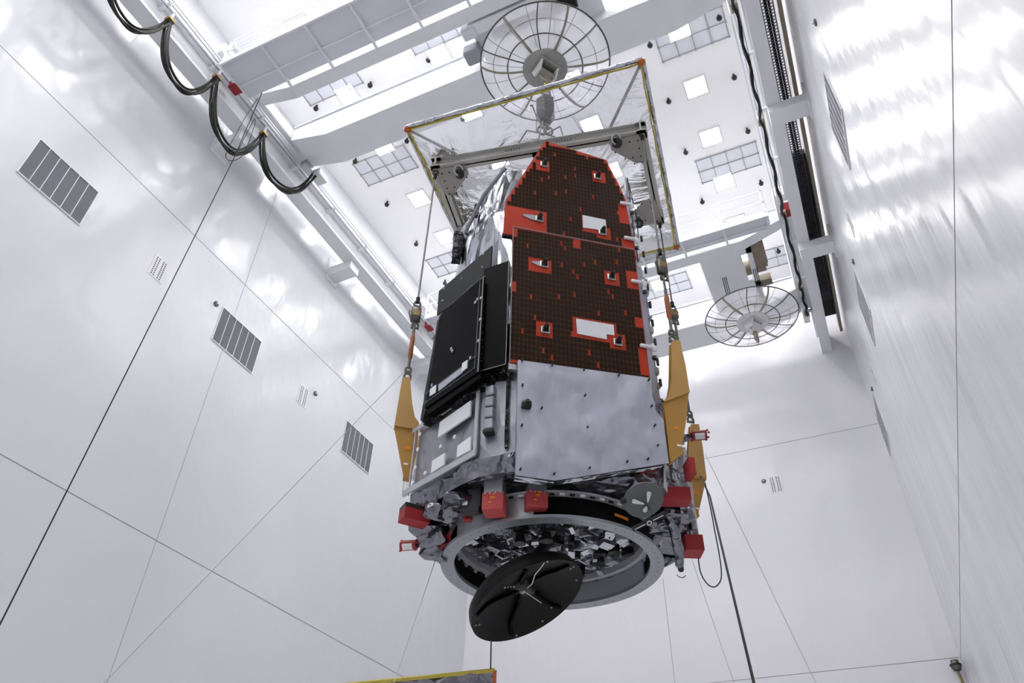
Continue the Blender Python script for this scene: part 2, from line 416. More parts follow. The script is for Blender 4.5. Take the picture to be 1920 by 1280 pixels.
# ------------------------------------------------------------------ crane runways
def runway(sgn, wallx, xa, xb, label, name):   # xa = wall side, xb = inboard, bottom z 19.2
    t = thing('crane_runway', label, 'crane runway', (xa, 10, 19.2))
    lo, hi = min(xa, xb), max(xa, xb); mid = (lo + hi) / 2
    m = MB(); m.box((lo, YF+.1, 19.2), (hi, YB, 19.24)); m.box((mid-.03, YF+.1, 19.24), (mid+.03, YB, 20.0)); m.box((lo-.02, YF+.1, 20.0), (hi+.02, YB, 20.05))
    m.build('girder', 'steel_white', t)
    m = MB(); m.box((mid-.04, YF+.1, 20.05), (mid+.04, YB, 20.16)); m.build('rail', 'steel_edge', t)
    inb = -1 if sgn > 0 else 1
    for k in range(0, 14):
        y = .9 + k * 1.78
        if y < YB: 
            a, b = sorted((mid, mid + inb * .42)); MB().box((a, y-.04, 19.86), (b, y+.04, 19.94)).build('track_bracket', 'steel_white', t)
    xr = mid + inb * .4
    m = MB(); m.box((xr-.02, YF+.1, 19.9), (xr+.02, YB-1.4, 19.98)); m.box((xr-.015+inb*.08, YF+.1, 19.93), (xr+.015+inb*.08, YB-1.4, 19.97)); m.build('festoon_track', 'steel_edge', t)
    m = MB(); m.box((mid+inb*.28-.012, YF+.1, 19.86), (mid+inb*.28+.012, YB-1.4, 19.885)); m.build('conductor_bar', 'louver', t)
    return t
rL = runway(-1, XL, -12.42, -11.95, 'long white crane runway beam along the left wall', 'left')
rR = runway(1, XR, 1.45, 1.1, 'long white crane runway beam along the right wall', 'right')
for y, l in ((2.6, 'nearest the camera'), (8.0, 'below the fourth cable loop'), (13.35, 'near the middle of the beam'), (18.7, 'beside the left sling turnbuckle')):
    t = thing('runway_bracket', f'white box bracket carrying the left runway beam, {l}', 'bracket', (XL, y, 18.85), 'runway brackets')
    m = MB(); m.box((XL, y-.22, 18.85), (-12.1, y+.22, 19.2)); m.build('arm', 'steel_white', t)
    MB().box((XL, y-.3, 18.7), (XL+.04, y+.3, 19.6)).build('wall_plate', 'steel_white', t)
for y, l in ((7.7, 'outside the top edge of the photo'), (13.05, 'uppermost one in the photo'), (18.35, 'lower one beside the far crane trolley')):
    t = thing('runway_bracket', f'white box bracket carrying the right runway beam, {l}', 'bracket', (XR, y, 18.85), 'runway brackets')
    m = MB(); m.box((1.1, y-.25, 18.9), (XR, y+.25, 19.2)); m.build('arm', 'steel_white', t)
    MB().box((XR-.04, y-.3, 18.7), (XR, y+.3, 19.6)).build('wall_plate', 'steel_white', t)
t = thing('cable_tray', 'long wire mesh cable tray between right runway and wall', 'cable tray', (1.7, 10, 20))
m = MB(); m.box((1.52, YF+.2, 20.0), (1.54, YB-1.9, 20.1)); m.box((1.80, YF+.2, 20.0), (1.82, YB-1.9, 20.1)); m.build('side_rail', 'louver_dark', t)
m = MB(); y = 8.0
while y < YB-2:
    m.box((1.54, y, 20.01), (1.80, y+.018, 20.03)); y += .09
for x in (1.6, 1.67, 1.74): m.box((x-.006, 0, 20.03), (x+.006, YB-1.9, 20.045))
m.build('mesh_bars', 'louver_dark', t)
m = MB(); m.tube([(1.64, -3, 20.09), (1.63, 10, 20.09), (1.65, 21, 20.09)], .04, 8); m.tube([(1.73, -3, 20.08), (1.72, 12, 20.08), (1.73, 21, 20.08)], .03, 8); m.build('power_cable', 'cable', t)
tag(MB().box((1.9, YF+.2, 19.85), (1.99, YB-.2, 20.2)).build('steel_channel', 'tan'), 'thin tan steel channel running behind the right cable tray', 'channel')
tag(MB().box((1.52, 15.5, 20.14), (1.9, YB-.9, 20.34)).build('duct', 'black'), 'dark duct in the recess beside the lower right runway beam', 'duct')

# festoon cables -----------------------------------------------------------
def festoon_carrier(p, label, grp, mt='brass'):
    t = thing('cable_carrier', label, 'cable carrier', p, grp)
    MB().bbox((p[0], p[1], p[2]), (.09, .1, .05)).build('clamp', mt, t)
    MB().box((p[0]-.02, p[1]-.03, p[2]+.04), (p[0]+.02, p[1]+.03, p[2]+.4)).build('hanger', 'steel_edge', t)
xq = -11.86
ys = [2.95, 4.68, 6.38, 8.28]
names = ['at the top edge of the photo', 'second from the top', 'below the near crane bumper', 'left of the second girder']
for y, nme in zip(ys, names): festoon_carrier((xq, y, 19.5), f'small brass cable clamp on the left runway, {nme}', 'festoon clamps on the left runway')
def loop_pts(a, b, sag, n=18, jit=0, k=0):
    a, b = V(a), V(b); out = []
    for i in range(n+1):
        t = i/n; p = a.lerp(b, t); s = (1-(2*t-1)**4)*.55 + (1-(2*t-1)**2)*.45
        out.append(p + V((jit*math.sin(k*2.1+t*5), jit*math.cos(k*1.7+t*4), -sag*s*(1+.05*k*jit*10))))
    return out
lpl = ['top loop at the photo edge', 'second loop down', 'third loop down', 'fourth loop ending at the girder']
ends = [(xq, 2.95, 19.45), (xq, 4.68, 19.45), (xq, 6.38, 19.45), (xq, 8.28, 19.45), (-11.45, 10.1, 19.7)]
sags = [1.35, 1.4, 1.55, 1.35]
for i in range(4):
    a, b = ends[i], ends[i+1]
    if i == 0: a = (xq, 2.95, 19.45)
    t = thing('festoon_cable', f'drooping black cable bundle on the left runway, {lpl[i]}', 'cable', a, 'hanging crane cables on the left runway')
    for k in range(4):
        m = MB(); m.tube(loop_pts(a, b, sags[i]*(1+.02*k), 22, .05, k), .032, 6); m.build('cable', 'cable', t)
xr_ = .9
yr = [6.6, 10.0, 13.45, 16.95, 20.5, 21.9]
rn = ['above the photo edge', 'at the top edge of the photo', 'second from the top', 'beside the far crane bumper', 'fourth from the top', 'at the far trolley end']
for y, nme in zip(yr, rn): festoon_carrier((xr_, y, 19.5), f'small beige cable clamp on the right runway, {nme}', 'festoon clamps on the right runway', 'tan')
for i in range(5):
    t = thing('festoon_cable', f'nearly straight black cable on the right runway, {["topmost span, cut by the photo edge","long span above the grid filter panel","span ending at the far crane bumper","span beside the far trolley","short last span"][i]}', 'cable', (xr_, yr[i], 19.5), 'black crane cables on the right runway')
    for k in range(2):
        a = V((xr_, yr[i], 19.45)); b = V((xr_, yr[i+1], 19.45))
        m = MB(); m.tube([a.lerp(b, q/16) + V((.03*math.sin(q*1.1+k), 0, -.35*(1-(2*q/16-1)**2) + .03*math.sin(q*1.7+k*2))) for q in range(17)], .035, 6); m.build('cable', 'cable', t)

# ------------------------------------------------------------------ bridge cranes
def crane(label, yp, y1a, y1b, y2a, y2b, tx0, tx1, near):
    x0, x1 = -11.62, .78; z = 19.6
    t = thing('bridge_crane', label, 'crane', ((x0+x1)/2, (y1a+y2b)/2, z), 'overhead bridge cranes')
    # walkway platform with ribs
    m = MB(); m.box((x0+.02, yp, z+.06), (x1-.3, y1a-.14, z+.1)); m.build('walkway', 'steel_edge', t)
    m = MB(); n = 9
    for i in range(n+1):
        x = x0+.02 + (x1-x0-.37) * i / n
        m.box((x-.035, yp, z-.02), (x+.035, y1a, z+.06))
    m.box((x0+.02, yp-.02, z-.03), (x1-.3, yp+.03, z+.16)); m.box((x0+.02, yp+(y1a-yp)*.55, z-.0), (x1-.3, yp+(y1a-yp)*.55+.035, z+.06))
    m.build('walkway_ribs', 'steel_white', t)
    # girders
    def girder(a, b, top, nme='girder'):
        m = MB(); tp = 1.3
        pr = [(x0, z+.45), (x0+tp, z), (x1-tp, z), (x1, z+.45), (x1, z+top*.9), (x0, z+top*.9)]
        m.prism([(p[0], a, p[1]) for p in pr], (0, b-a, 0))
        return m.build(nme, 'steel_white', t)
    girder(y1a, y1b, 1.05); g = girder(y2a, y2b, 1.12)
    m = MB(); m.box((x0, y2a-.05, z+1.0), (x1, y2b+.05, z+1.06)); m.box((x0, y1a-.05, z+.94), (x1, y1b+.05, z+1.0)); m.build('top_flange', 'steel_edge', g)
    # railing
    m = MB(); zz = z+.1
    for i in range(n*1+1):
        x = x0+.02 + (x1-x0-.37) * i / n; m.box((x-.025, yp, zz), (x+.025, yp+.05, zz+1.1))
    for h in (.55, 1.08): m.box((x0+.02, yp, zz+h), (x1-.3, yp+.04, zz+h+.045))
    m.box((x0+.02, yp+.0, zz), (x1-.3, yp+.02, zz+.12))
    for x in (x0+.02, x1-.35):
        for h in (.55, 1.08): m.box((x, yp, zz+h), (x+.04, y1a, zz+h+.045))
    m.build('railing', 'steel_white', t)
    # end trucks
    for x, s in ((-12.385, 1), (1.075, -1)):
        m = MB(); m.bbox((x+.2+.15*s, (yp+y2b)/2, 20.42), (.36, (y2b-yp)/2+.1, .2), .1)
        e = m.build('end_truck', 'steel_white', t)
        for yy in (yp+.35, y2b-.4):
            MB().lathe([(.16, -.06), (.18, -.05), (.18, .05), (.16, .06)], (x+.2, yy, 20.34), 20, axis=(1, 0, 0)).build('wheel', 'metal', e, True)
    for x, yo in ((-11.7, .72 if near else .5), (1.06, .12)):
        bp = MB().bbox((x, yp+yo, 19.72), (.13, .16, .17), .15).build('bumper', 'red', t); bp['label'] = 'red motor cover'
    MB().bbox((x0+.1, yp+.3, 19.8), (.08, .1, .1), .2).build('drive_box', 'steel_edge', t)
    MB().bbox((x0+.05, y2b-.1, 19.75), (.12, .3, .12), .2).build('drive_motor', 'metal', t)
    MB().bbox((x0+.2, y2b+.2, 19.7), (.16, .22, .12), .2).build('drive_motor', 'hub_white', t)
    MB().bbox((x1+.1, y2b-.2, 19.8), (.1, .4, .16), .2).build('drive_motor', 'steel_white', t)
    # trolley between the girders
    cx = (tx0+tx1)/2; ga, gb = y1b, y2a
    m = MB()
    if near:
        m.box((tx0, ga-.1, z+.35), (tx1, gb+.1, z+.42))
        m.bbox((cx-.6, ga+.25, z+.2), (1.0, .16, .13), .1)
    else:
        sx0, sx1 = cx+.25, cx+.6
        m.box((tx0, ga-.1, z+.3), (sx0, gb+.1, z+.4)); m.box((sx1, ga-.1, z+.3), (tx1-.65, gb+.1, z+.4)); m.box((sx0, ga-.1, z+.3), (sx1, ga+.5, z+.4)); m.box((sx0, gb-1.1, z+.3), (sx1, gb+.1, z+.4))
    tr = m.build('trolley_deck', 'steel_white', t)
    m = MB()
    if near:
        m.tube([(cx-1.1, (ga+gb)/2, z+.2), (cx+1.1, (ga+gb)/2, z+.2)], .16, 16)
        m.build('rope_drum', 'cable', tr)
        MB().bbox((tx0+.02, ga+.3, z+.2), (.2, .15, .15)).build('hoist_motor', 'steel_edge', tr)
        MB().bbox((tx0-.15, gb-.4, z+.15), (.22, .2, .2)).build('junction_box', 'louver', tr)
    else:
        m.tube([(cx-.8, (ga+gb)/2, z+.62), (cx+.9, (ga+gb)/2, z+.62)], .26, 16); m.build('rope_drum', 'machinery', tr)
        MB().bbox((tx1-.35, ga+.7, z+.5), (.28, .6, .12)).build('hoist_motor', 'machinery', tr)
        for p_, q_ in (((tx1-.62, ga+.1, z+.42), (tx1-.1, ga+.35, z+.6)), ((tx1-.62, gb-.9, z+.42), (tx1-.1, gb-.6, z+.7)), ((tx1-.62, ga+1.3, z+.45), (tx1-.1, ga+1.5, z+.6))): MB().box(p_, q_).build('gear_case', 'machinery', tr)
        m = MB(); m.box((tx0+.1, gb-.18, z+.18), (tx1-.4, gb-.06, z+.3))
        for k in range(14): m.box((tx0+.15+k*.1, gb-.22, z+.14), (tx0+.19+k*.1, gb-.18, z+.26))
        m.build('gear_rack', 'machinery', tr)
    return t
crane('near white bridge crane with railed walkway crossing above the clear disc', 6.15, 7.42, 7.78, 9.03, 10.05, -5.3, -2.0, True)
crane('far white bridge crane with railed walkway crossing low at the right', 16.95, 17.7, 18.1, 21.1, 22.4, -1.95, .2, False)

# ------------------------------------------------------------------ satellite frame: all sizes scaled about the measured axis
S = 1.67
c0 = V((-2.02, 5.02, 0)); TH = math.radians(37.4)
U0 = V((math.cos(TH), math.sin(TH), 0)); N0 = V((math.sin(TH), -math.cos(TH), 0))
def Wp(p):
    q = c0 + U0 * p[0] + N0 * p[1] + V((0, 0, p[2])); return CAM + (q - CAM) * S
def face(deg, a):      # returns a T mapping (s, z, d): s along the face, z height, d outwards
    t = math.radians(deg); n = (math.sin(t), math.cos(t)); u = (math.cos(t), -math.sin(t))
    return lambda p: Wp((n[0]*(a+p[2]) + u[0]*p[0], n[1]*(a+p[2]) + u[1]*p[0], p[1]))
def fpix(deg, a):      # photo pixel -> (s, z) on that vertical face
    t = math.radians(deg); n = N0*math.cos(t) + U0*math.sin(t); u = U0*math.cos(t) - N0*math.sin(t)
    def f(px, py):
        r = ray(px, py); k = (a - n.dot(CAM - c0)) / n.dot(r); q = CAM + r*k; return (u.dot(q - c0), q.z)
    return f
def unp(px, py, z):    # photo pixel on horizontal level z (satellite units) -> (u, n)
    q = onz(px, py, z); return (U0.dot(q - c0), N0.dot(q - c0))
def azip(px, py, u, n):  # height where a pixel meets the vertical through (u, n)
    q = c0 + U0*u + N0*n; r = ray(px, py); return 1.6 + r.z / math.hypot(r.x, r.y) * math.hypot(q.x, q.y)
sat = thing('satellite', 'large hexagonal satellite with orange solar panels and silver blankets hanging from slings', 'satellite', Wp((0, 0, 3.93)))
# bus
hexa = [(-.5, .93), (-.735, .80), (-1.10, .15), (-1.10, -.15), (-.735, -.80), (-.5, -.93), (.5, -.93), (.735, -.80), (1.10, -.15), (1.10, .15), (.735, .80), (.5, .93)]
m = MB(Wp); m.prism([(x, y, 4.28) for x, y in hexa], (0, 0, .72)); m.crumple(5, .012*S, 1.3); m.build('bus_body', 'blanket', sat, True)
m = MB(Wp); m.hull([(x*1.015, y*1.015, 4.30) for x, y in hexa] + [(x*.985, y*.985, 4.17) for x, y in hexa] + [(.88*math.cos(a*.3927), .88*math.sin(a*.3927), 4.19) for a in range(16)])
m.crumple(5, .035*S, 1.8); sk = m.build('lower_blanket', 'foil_dark', sat, True)
# seams and tape lines on the left face
TL = face(-60, 1.062); fl = fpix(-60, 1.05)
m = MB(TL)
m.box((-.48, 4.86, -.006), (.33, 4.90, .004)); m.box((.30, 4.32, -.006), (.335, 4.95, .004)); m.box((-.5, 4.31, -.004), (.33, 4.36, .008)); m.box((-.44, 4.3, -.006), (-.425, 4.9, .004))
m.build('blanket_tape', 'tape', sat)
for a, b, c, d in (((829.5, 794), (887.5, 753), (886, 781), (826, 822)), ((863, 838), (887.5, 820), (886.5, 846), (861, 860)), ((815.5, 866), (839, 851), (837.5, 873), (813, 889))):
    q = [fl(*p) for p in (a, b, c, d)]
    MB(TL).prism([(x, z, .0) for x, z in q], (0, 0, .014)).build('white_patch', 'white_patch', sat)
for px in ((790, 815), (786, 843), (781, 878), (777, 906), (829, 838), (855, 820), (800, 888)):
    m = MB(TL); x, z = fl(*px); m.lathe([(.016*S, -.004), (.016*S, .01), (.006*S, .014), (0, .014)], (x, z, 0), 12, axis=(N0*math.cos(math.radians(-60)) + U0*math.sin(math.radians(-60)))); m.build('blanket_button', 'white_patch', sat)
# little stack of silver boxes on the chamfer
TC = face(-30, 1.062); m = MB(TC)
for k in range(4): m.bbox((-.155, 4.5+.095*k+.04, .02), (.035, .043, .035), .2)
m.build('vent_box', 'blanket', sat)
MB(TC).bbox((-.155, 4.475, .03), (.036, .012, .03), .2).build('vent_mouth', 'black', sat)
MB(TC).box((-.045, 4.35, -.01), (-.02, 5.0, .01)).build('corner_strip', 'foil_black', sat)

# tower behind the panels
lowt = [(-.48, .93), (-.70, .78), (-.86, .4), (-.86, -.3), (-.5, -.85), (.5, -.85), (.7, -.2), (.60, .78), (.46, .93)]
m = MB(Wp); m.prism([(x, y, 4.98) for x, y in lowt], (0, 0, 1.9)); m.crumple(4, .03*S, 1.2); m.build('tower_blanket', 'foil_bright', sat, True)
m = MB(Wp)
m.hull([(-.48, .9, 6.2), (-.70, .74, 6.3), (-.80, .5, 6.55), (-.90, .15, 6.85), (-.90, -.3, 6.9), (-.5, -.8, 6.8), (.4, -.8, 6.8), (.62, .1, 6.6), (.55, .8, 6.3), (.42, .9, 6.3),
        (-.45, .88, 7.5), (-.60, .50, 7.92), (-.45, .45, 7.98), (-.92, .06, 7.40), (-.88, -.3, 7.3), (.1, .88, 7.75), (.3, .6, 7.7), (-.1, -.3, 7.6), (.5, .1, 7.4)])
m.crumple(5, .05*S, .9); m.build('foil_shroud', 'foil_bright', sat, True)
m = MB(Wp); a = V((-.95, .12, 7.12)); m.bbox(a, (.05, .06, .12)); m.bbox((-.95, .14, 6.93), (.055, .06, .09)); m.crumple(3, .03*S, 3); m.build('crumpled_flap', 'foil_black', sat, True)
m = MB(Wp); m.tube([(-.90, .18, 7.2), (-.78, .5, 7.45), (-.62, .75, 7.62)], .02*S, 8); m.build('foil_seam', 'edge_silver', sat)
m = MB(Wp); m.box((-.84, .30, 7.33), (-.80, .34, 7.5)); m.build('small_bracket', 'black', sat)

# black radiators on the left
TB = face(-60, 1.13); fb = fpix(-60, 1.15)
P_ = [fb(*p) for p in ((826, 590), (907, 519), (897, 697), (797, 765))]
rb = MB(TB)
rb.prism([(x, z, 0) for x, z in P_], (0, 0, .022)); rb = rb.build('black_radiator', 'radiator_black', sat)
m = MB(TB)
def edge(m, pts, w=.006, d0=.02, d1=.028):
    for a, b in zip(pts[:-1], pts[1:]):
        a, b = V((a[0], a[1], 0)), V((b[0], b[1], 0)); t = (b-a).normalized(); n = V((-t.y, t.x, 0))*w/2
        m.prism([a-n+V((0,0,d0)), b-n+V((0,0,d0)), b+n+V((0,0,d0)), a+n+V((0,0,d0))], (0, 0, d1-d0))
inn = [fb(*p) for p in ((903, 521), (890, 697), (797, 757), (820, 596))]
edge(m, [fb(907, 519), fb(897, 697)], .006); edge(m, [fb(892, 668), fb(797, 740), fb(796, 757), fb(891, 690), fb(892, 668)], .003); edge(m, [fb(905, 522), fb(901, 525), fb(893, 668)], .003); edge(m, [fb(825, 592), fb(797, 740)], .0025); edge(m, [fb(840, 576), fb(856, 562)], .003); edge(m, [fb(868, 552), fb(899, 526)], .003)
m.build('silver_trim', 'edge_silver', rb)
m = MB(TB); q = [fb(*p) for p in ((823, 722), (868, 688), (868, 699), (823, 734))]; m.prism([(x, z, .021) for x, z in q], (0, 0, .006)); m.build('grey_strip', 'radiator_white', rb)
for a, b, c, d in (((868, 682), (878, 675), (877, 690), (867, 698)), ((808, 730), (819, 722), (818, 736), (807, 743))):
    MB(TB).prism([(x, z, .022) for x, z in [fb(*p) for p in (a, b, c, d)]], (0, 0, .007)).build('white_label', 'white_patch', rb)
m = MB(TB)
for px in ((897, 562), (893, 568), (817, 626), (812, 634), (848, 655), (850, 659), (884, 672), (812, 723), (899, 640), (902, 600), (904, 560)):
    x, z = fb(*px); m.bbox((x, z, .028), (.01, .014, .008), .3)
m.build('fittings', 'metal', rb)
tp = MB(face(-60, 1.08)); ft_ = fpix(-60, 1.1)
tp.prism([(x, z, 0) for x, z in [ft_(*p) for p in ((822, 545), (921, 460), (917, 520), (818, 590))]], (0, 0, .015))
tpo = tp.build('upper_sheet', 'black_sheet', sat)
m = MB(face(-60, 1.08))
for px in ((906, 476), (904, 500), (865, 522), (832, 540), (829, 563)):
    x, z = ft_(*px); m.bbox((x, z, .018), (.008, .008, .006), .3)
m.build('fasteners', 'metal', tpo)
fc = fpix(-30, 1.15)
ch = MB(face(-30, 1.135)); ch.prism([(x, z, 0) for x, z in [fc(*p) for p in ((908, 505), (955, 489), (949, 684), (897, 698))]], (0, 0, .02)); cho = ch.build('corner_radiator', 'radiator_black', sat)
m = MB(face(-30, 1.135)); fe = [fc(*p) for p in ((955, 489), (949, 684), (897, 698))]; edge(m, fe, .003)
for k in range(13):
    a = fc(906 - k*.6, 520 + k*13.2); m.bbox((a[0]+.018, a[1], .023), (.004, .004, .004), .3)
m.build('edge_trim', 'edge_silver', cho)
# side wing seen edge-on and the bottom lip
m = MB(TB); q = [fb(*p) for p in ((818, 600), (826, 590), (797, 765), (790, 790), (786, 786))]; m.prism([(x, z, -.06) for x, z in q], (0, 0, .07)); m.build('side_wing', 'black_sheet', sat)
m = MB(TB); q = [fb(*p) for p in ((797, 765), (897, 697), (900, 706), (800, 776))]; m.prism([(x, z, -.08) for x, z in q], (0, 0, .09)); m.build('radiator_lip', 'radiator_black', sat)
m = MB(face(-60, 1.0)); m.box((-.3, 4.86, -.05), (.42, 5.0, .08)); m.crumple(4, .03*S, 3); m.build('gap_foil', 'foil_black', sat, True)
m = MB(face(-30, 1.0)); m.box((-.24, 4.93, -.05), (.0, 5.02, .07)); m.crumple(4, .02*S, 3); m.build('gap_foil', 'foil_black', sat, True)
MB(Wp).bbox((-.53, .97, 5.0), (.05, .02, .035)).build('joint_plate', 'metal', sat)

# solar panels -------------------------------------------------------------
def inside(pt, poly):
    x, y = pt; c = False; j = len(poly)-1
    for i in range(len(poly)):
        xi, yi = poly[i]; xj, yj = poly[j]
        if (yi > y) != (yj > y) and x < (xj-xi)*(y-yi)/(yj-yi)+xi: c = not c
        j = i
    return c
def solar(name, deg, a, poly, holds, patches, bare, marks, zref, cw=.0327, chh=.0530, x0=-.572):
    T = face(deg, a); pp = poly
    m = MB(T); m.prism([(x, z, -.018) for x, z in pp], (0, 0, .018)); pan = m.build(name, 'orange', sat)
    blocked = [(x-.05, z-.05, x+.05, z+.05) for x, z in holds] + bare + [(min(p[0] for p in q)+.002, min(p[1] for p in q)+.004, max(p[0] for p in q)-.002, max(p[1] for p in q)-.004) for q in patches]
    m = MB(T); g = MB(T)
    mnx = min(p[0] for p in pp); mxx = max(p[0] for p in pp); mnz = min(p[1] for p in pp); mxz = max(p[1] for p in pp)
    nx = int((mxx-x0)/cw)+1; i0 = int((mnx-x0)/cw)-2
    nz = int((mxz-zref)/chh)+1
    for j in range(nz):
        for i in range(i0, nx):
            cx = x0 + (i+.5)*cw; cz = zref + (j+.5)*chh + .0012*math.sin(i*.55+j*.9)
            hw, hh = cw/2-.0011, chh/2-.0012
            cor = [(cx+sx*(cw/2), cz+sz*(chh/2)) for sx in (-1, 1) for sz in (-1, 1)]
            if not all(inside(q, pp) and q[0] < mxx-.003 for q in cor): continue
            if any(cx+hw > b[0] and cx-hw < b[2] and cz+hh > b[1] and cz-hh < b[3] for b in blocked): continue
            if any(abs(cx-mx_) < cw*.5 and abs(cz-mz_) < chh*.5 for mx_, mz_ in marks):
                hw *= .45; cx -= cw*.25
            b = .0062; zo = .004*math.sin(j*1.3)
            pts = [(-hw+b, -hh), (hw-b, -hh), (hw, -hh+b*1.2), (hw, hh-b*1.2), (hw-b, hh), (-hw+b, hh), (-hw, hh-b*1.2), (-hw, -hh+b*1.2)]
            m.add([(cx+p, cz+q, .0032) for p, q in pts], [tuple(range(8))])
            g.add([(cx-hw-.0012, cz-chh/2-.001, .0016), (cx+hw+.0012, cz-chh/2-.001, .0016), (cx+hw+.0012, cz+chh/2+.001, .0016), (cx-hw-.0012, cz+chh/2+.001, .0016)], [(0, 1, 2, 3)])
    m.build('solar_cells', 'cell', pan, False); g.build('cell_wiring', 'cell_grid', pan, False)
    for x, z in holds:
        ho = MB(T); ho.bbox((x, z, .008), (.036, .034, .012), .5); ho = ho.build('hold_down', 'metal', pan)
        b2 = MB(T); b2.bbox((x+.002, z, .016), (.025, .024, .01), .5); b2.tube([(x, z, .01), (x-.002, z+.004, .05), (x, z+.008, .075)], [.022*S, .020*S, .014*S], 10); b2.build('release_peg', 'black', pan)
    for pt in patches:
        pa = MB(T); pa.prism([(x, z, .003) for x, z in pt], (0, 0, .004)); pa.build('white_patch', 'white_patch', pan)
        gl = MB(T); xs = [p[0] for p in pt]; zs = [p[1] for p in pt]; k = min(xs)+.012
        while k < max(xs):
            zz = min(zs)+.002 if inside((k, min(zs)+.01), pt) else min(zs)+.07
            gl.box((k, zz, .0068), (k+.0015, max(zs)-.01, .0078)); k += .014
        gl.build('patch_lines', 'patch_line', pan, False)
    return pan
fs = fpix(0, 1.0); fu = fpix(0, .97)
low = [(-.575, 5.02), (.515, 5.03), (.512, 6.49), (-.578, 6.49)]
sp1 = solar('solar_panel', 0, 1.0, low, [fs(1020, 497), fs(1146, 521), fs(1022, 620), fs(1158, 643)],
      [[fs(1080, 598), fs(1150, 610), (fs(1150, 610)[0], 5.445), (fs(1137, 630)[0], 5.445), (fs(1137, 630)[0], 5.39), fs(1082, 626)]],
      [(-.42, 6.04, -.3, 6.14), (.45, 5.12, .53, 5.36), (.43, 6.02, .53, 6.16), (-.6, 6.4, -.54, 6.5), (-.6, 5.02, -.54, 5.045), (-.6, 5.78, -.55, 5.83), (-.04, 6.42, .0, 6.5), (.47, 5.58, .53, 5.66)],
      [fs(*p) for p in ((986, 459), (1048, 455), (1055, 463), (1156, 467), (1052, 500), (1097, 499), (1117, 491), (1157, 491), (1073, 512), (1078, 522), (991, 555), (1044, 556), (1073, 551), (1142, 544), (1150, 555), (1000, 590), (1118, 590), (1174, 589), (976, 618), (1069, 622), (1014, 660), (1100, 663), (1030, 673), (1117, 680), (1126, 690))], 5.045)
pen = [fu(1022, 264), fu(1137, 300), fu(1160, 345), fu(1172, 372), (fu(1188, 440)[0], 6.42), (-.655, 6.42), fu(948, 376)]
sp2 = solar('solar_panel', 0, .97, pen, [fu(1020, 310), fu(1120, 333), fu(1011, 412), fu(1129, 437)],
      [[fu(1092, 404), fu(1135, 413), fu(1137, 434), fu(1093, 427)]],
      [(fu(948, 405)[0]-.1, 6.40, -.30, 6.80), (.44, 6.9, .56, 7.1), (.42, 6.5, .56, 6.64)],
      [fu(*p) for p in ((1041, 288), (1082, 286), (1098, 297), (1013, 335), (1024, 332), (1058, 332), (1078, 318), (1078, 328), (1003, 361), (1041, 363), (1062, 362), (1109, 367), (1086, 390), (1066, 408), (1157, 400), (1058, 437), (1156, 452))], 6.43, x0=-.665)
MB(Wp).box((-.66, .93, 6.405), (.5, .965, 6.44)).build('panel_spar', 'black', sp2)
m = MB(face(0, 1.0)); edge(m, [(-.578, 6.49), (.512, 6.49)], .006, .0, .006); edge(m, [(-.578, 6.49), (-.575, 5.02)], .005, 0, .006); m.build('edge_trim', 'edge_silver', sp1)
for px in ((1018, 497), (1000, 409)):
    f_ = fs if px[1] > 450 else fu; a_ = 1.0 if px[1] > 450 else .97; x, z = f_(*px)
    m = MB(face(0, a_)); m.prism([(x-.10, z+.005, .003), (x-.02, z-.03, .003), (x+.04, z-.03, .003), (x+.04, z+.035, .003), (x-.02, z+.035, .003), (x-.09, z+.02, .003)], (0, 0, .005)); m.build('mount_plate', 'ring_metal', sp1 if px[1] > 450 else sp2)
# hinge brackets
for (px, f_, a_) in (((1172, 385), fu, .97), ((1180, 450), fu, .97), ((1194, 531), fs, 1.0), ((1211, 652), fs, 1.0)):
    x, z = f_(*px); T = face(0, a_); p = sp2 if f_ is fu else sp1
    m = MB(T); m.bbox((x+.0, z, .02), (.055, .014, .012), .3); m.bbox((x+.06, z-.01, .0), (.018, .03, .03), .3); m.tube([(x+.06, z-.08, .0), (x+.06, z+.05, .0)], .014*S, 10)
    m.build('hinge_bracket', 'white_cone', p)
    MB(T).tube([(x+.06, z-.10, .0), (x+.06, z-.075, .0)], .017*S, 10).build('hinge_cap', 'black', p)
# white louvred radiator
fr_ = fs; TR = face(0, 1.0)
rp = [fr_(970, 679), fr_(1220, 713), fr_(1224, 768), fr_(1241, 792), fr_(1240, 874), fr_(1037, 905), fr_(965, 895)]
def rgrid():
    m = MB(TR); n = 26; xs = [p[0] for p in rp]; x0, x1 = min(xs), max(xs)
    def zr(x):
        zt = rp[0][1] + (rp[1][1]-rp[0][1])*(x-rp[0][0])/(rp[1][0]-rp[0][0])
        if x > rp[2][0]: zt = rp[2][1] + (rp[3][1]-rp[2][1])*(x-rp[2][0])/(rp[3][0]-rp[2][0]+1e-6)
        k = rp[5][0]
        zb = rp[6][1] + (rp[5][1]-rp[6][1])*(x-rp[6][0])/(k-rp[6][0]) if x < k else rp[5][1] + (rp[4][1]-rp[5][1])*(x-k)/(rp[4][0]-k)
        return zt, zb
    def fn(a, b):
        x = x0 + (x1-x0)*a; zt, zb = zr(min(max(x, rp[6][0]), rp[3][0])); z = zb + (zt-zb)*b
        q = V((x*4+z*2, z*3-x*2, 3)); d = .022*noise.noise(q) + .020*(1-abs(noise.noise(V((x*3.2+z*2.5, z*2-x*1.5, 1))))*2.4)
        e = min(a, 1-a, b, 1-b)*8; return (x, z, .03 + d*min(1, e))
    m.grid(fn, 44, 40)
    m.prism([(x, z, 0) for x, z in rp], (0, 0, .014))
    return m
rw = rgrid().build('white_radiator', 'radiator_white', sat, True)
m = MB(TR)
